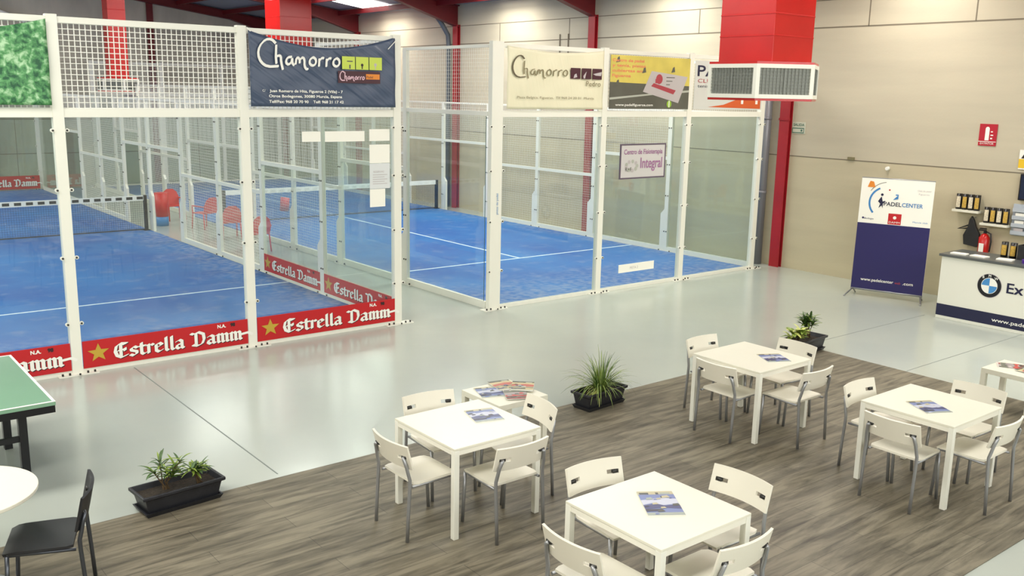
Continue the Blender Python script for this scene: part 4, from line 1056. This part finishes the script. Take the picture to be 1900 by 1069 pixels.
# black rackets hanging
t = thing('padel_racket', 'black padel racket cover hanging on the wall beside the fire extinguisher', 'racket', (7.86, -3.74, .86))
m = MB(); pts = [(.0, -.10), (.02, -.13), (.20, -.12), (.30, -.06), (.40, -.02), (.46, .02), (.40, .05), (.30, .06), (.16, .12), (.02, .10)]
vs = [(-.02, y + z * .0, z) for z, y in pts] + [(.03, y, z) for z, y in pts]; n_ = len(pts)
m.add(vs, [tuple(range(n_)), tuple(reversed(range(n_, 2 * n_)))] + [(i, n_ + i, n_ + (i + 1) % n_, (i + 1) % n_) for i in range(n_)]); m.build('racket_head', M_black, t, bevel=.006)
MB().tube([(0, .05, .27), (-.03, .20, .25), (0, .05, .32)], .012, 6).build('strap', M_blackm, t)
MB().tube([(0, 0, .42), (.088, 0, .44)], .006, 6).build('hook', M_chrome, t)
# leaflet rack
t = thing('leaflet_rack', 'pale blue-grey leaflet rack with tiers on the wall behind the counter', 'rack', (7.95, -4.45, 1.10))
M_rk = mat('pale_rack', rgb(176, 184, 192), .4)
MB().box((-.04, -.62, 0), (-.001, .17, .46)).build('back_panel', M_rk, t)
for i in range(4):
    MB().box((-.10 - .0 * i, -.60, .02 + i * .11), (-.04, .15, .03 + i * .11)).box((-.105, -.60, .02 + i * .11), (-.10, .15, .075 + i * .11)).build('tier', M_rk, t)
for i in range(3):
    for k in range(4): MB().box((-.09, -.56 + k * .18, .035 + i * .11), (-.085, -.43 + k * .18, .115 + i * .11)).build('leaflet_stack', M_paper if (i + k) % 3 else M_greyp, t)
# screen and poster by the picture edge
t = thing('wall_screen', 'dark wall screen above the leaflet rack at the picture edge', 'screen', (7.95, -4.33, 1.62))
MB().box((-.06, -.9, 0), (-.001, 0, .38)).build('casing', M_blackm, t, bevel=.005)
MB().box((-.064, -.88, .02), (-.0605, -.02, .36)).build('screen', mat('dark_screen', rgb(28, 36, 62), .15), t)
t = tag(MB().box((7.935, -4.62, 2.06), (7.948, -4.26, 2.34)).build('notice_board', M_wprint), 'small white and yellow notice high on the wall above the screen', 'sign')
pr = Print((7.935, -4.26, 2.06), (0, -1, 0), (0, 0, 1), (-1, 0, 0)); pr.rect(0.0, .02, .36, .15, mat('warning_yellow', rgb(230, 190, 40), .5), .002); pr.poly([(.03, .16), (.12, .16), (.075, .24)], M_kprint, .003); pr.build('print', t)
# fire extinguisher sign
M_sred = mat('sign_red', rgb(176, 24, 44), .5)
t = tag(MB().box((7.938, -3.90, 2.37), (7.948, -3.64, 2.69)).build('safety_sign', M_sred), 'red and white fire extinguisher sign high on the concrete wall', 'sign')
pr = Print((7.938, -3.64, 2.37), (0, -1, 0), (0, 0, 1), (-1, 0, 0))
pr.rect(.0, .058, .26, .066, M_wprint, .002); pr.rect(.09, .08, .15, .25, M_wprint, .002); pr.disc(.12, .25, .03, M_wprint, .002, 14); pr.rect(.17, .10, .20, .12, M_wprint, .002); pr.rect(.17, .15, .21, .165, M_wprint, .002); pr.rect(.17, .20, .2, .215, M_wprint, .002)
pr.text('EXTINTOR', .03, .02, .03, M_wprint, .003, w=.2); pr.build('print', t)
# green sign by the column
t = tag(MB().box((7.938, -.62, 2.40), (7.948, -.36, 2.60)).build('safety_sign', mat('pale_wall_sign', rgb(198, 200, 180), .5)), 'small pale sign with green and dark lettering beside the red column', 'sign')
pr = Print((7.938, -.36, 2.40), (0, -1, 0), (0, 0, 1), (-1, 0, 0)); M_sg = mat('sign_green', rgb(70, 110, 92), .5)
pr.text('SALIDA', .02, .13, .045, M_sg, .002, w=.22, bold=.002); pr.rect(.0, .01, .24, .025, M_sg, .002); pr.rect(.0, .085, .24, .10, M_sg, .002); pr.rect(.0, .025, .012, .085, M_sg, .002); pr.rect(.228, .025, .24, .085, M_sg, .002); pr.disc(.19, .055, .02, M_sg, .002, 10)
pr.build('print', t)
# small white sensor and junction box on the wall joint
tag(MB().tube([(7.949, -2.24, 1.92), (7.89, -2.24, 1.92)], [.035, .028], 14).build('wall_sensor', M_wprint, smooth=True), 'small round white sensor on the wall above the banner stand', 'sensor')
tag(MB().box((7.92, -1.62, 2.01), (7.949, -1.50, 2.06)).build('junction_box', M_ink), 'tiny junction box on the wall joint beyond the banner stand', 'box')

# ---------------------------------------------------------------- red plastic chairs in the passage between the courts
def garden_chair(label, x, y, rz, group):
    t = thing('plastic_chair', label, 'chair', (x, y, 0), rz, group)
    MB().box((-.2, -.21, .36), (.21, .21, .385)).build('seat', M_plred, t, bevel=.01)
    m = MB(); 
    pts = [(-.22 - .10 * math.sin(PI * j / 10) * 0, .0) for j in range(2)]
    out = [(-.2, .38), (-.22, .55), (-.17, .69), (-.08, .76), (.08, .76), (.17, .69), (.22, .55), (.2, .38)]
    n_ = len(out)
    m.add([(-.21 - (z - .38) * .22, y, z) for y, z in out] + [(-.235 - (z - .38) * .22, y, z) for y, z in out], [tuple(reversed(range(n_))), tuple(range(n_, 2 * n_))] + [(i, (i + 1) % n_, n_ + (i + 1) % n_, n_ + i) for i in range(n_)])
    m.build('backrest', M_plred, t)
    for s in (-1, 1):
        MB().tube([(-.24, s * .22, 0), (-.2, s * .2, .37)], .016, 8).build('leg', M_plred, t, smooth=True)
        MB().tube([(.23, s * .22, 0), (.2, s * .21, .37), (.19, s * .225, .54)], .016, 8).build('leg', M_plred, t, smooth=True)
        MB().box((-.24, s * .22 - .025, .53), (.2, s * .22 + .025, .555)).build('armrest', M_plred, t, bevel=.006)
    return t
g0 = garden_chair('red plastic armchair in the passage, nearest to the front of the courts', .78, 6.2, PI * .5, 'red plastic chairs in the passage between the courts')
g0.scale = (.86, .86, .9)
dup(g0, (.95, 7.9, 0), PI * .45, 'red plastic armchair in the passage, second from the front of the courts')
dup(g0, (1.05, 9.5, 0), PI * .6, 'red plastic armchair in the passage, next to the net posts')
dup(g0, (.95, 11.1, 0), -PI * .5, 'red plastic armchair in the passage, beyond the net posts')
t = thing('litter_bin', 'tall red bin with a blue base behind the net post', 'bin', (.42, 10.35, 0))
MB().tube([(0, 0, 0), (0, 0, .2)], .13, 14).build('bin_base', M_cyan, t, smooth=True)
MB().tube([(0, 0, .2), (0, 0, .72)], [.13, .15], 14).build('bin_body', M_plred, t, smooth=True)
tag(MB().tube([(2.75, 9.2, .30), (2.78, 9.2, .60)], .10, 14).build('ball_basket', M_plred, smooth=True), 'round red ball basket inside the court by the net', 'basket')
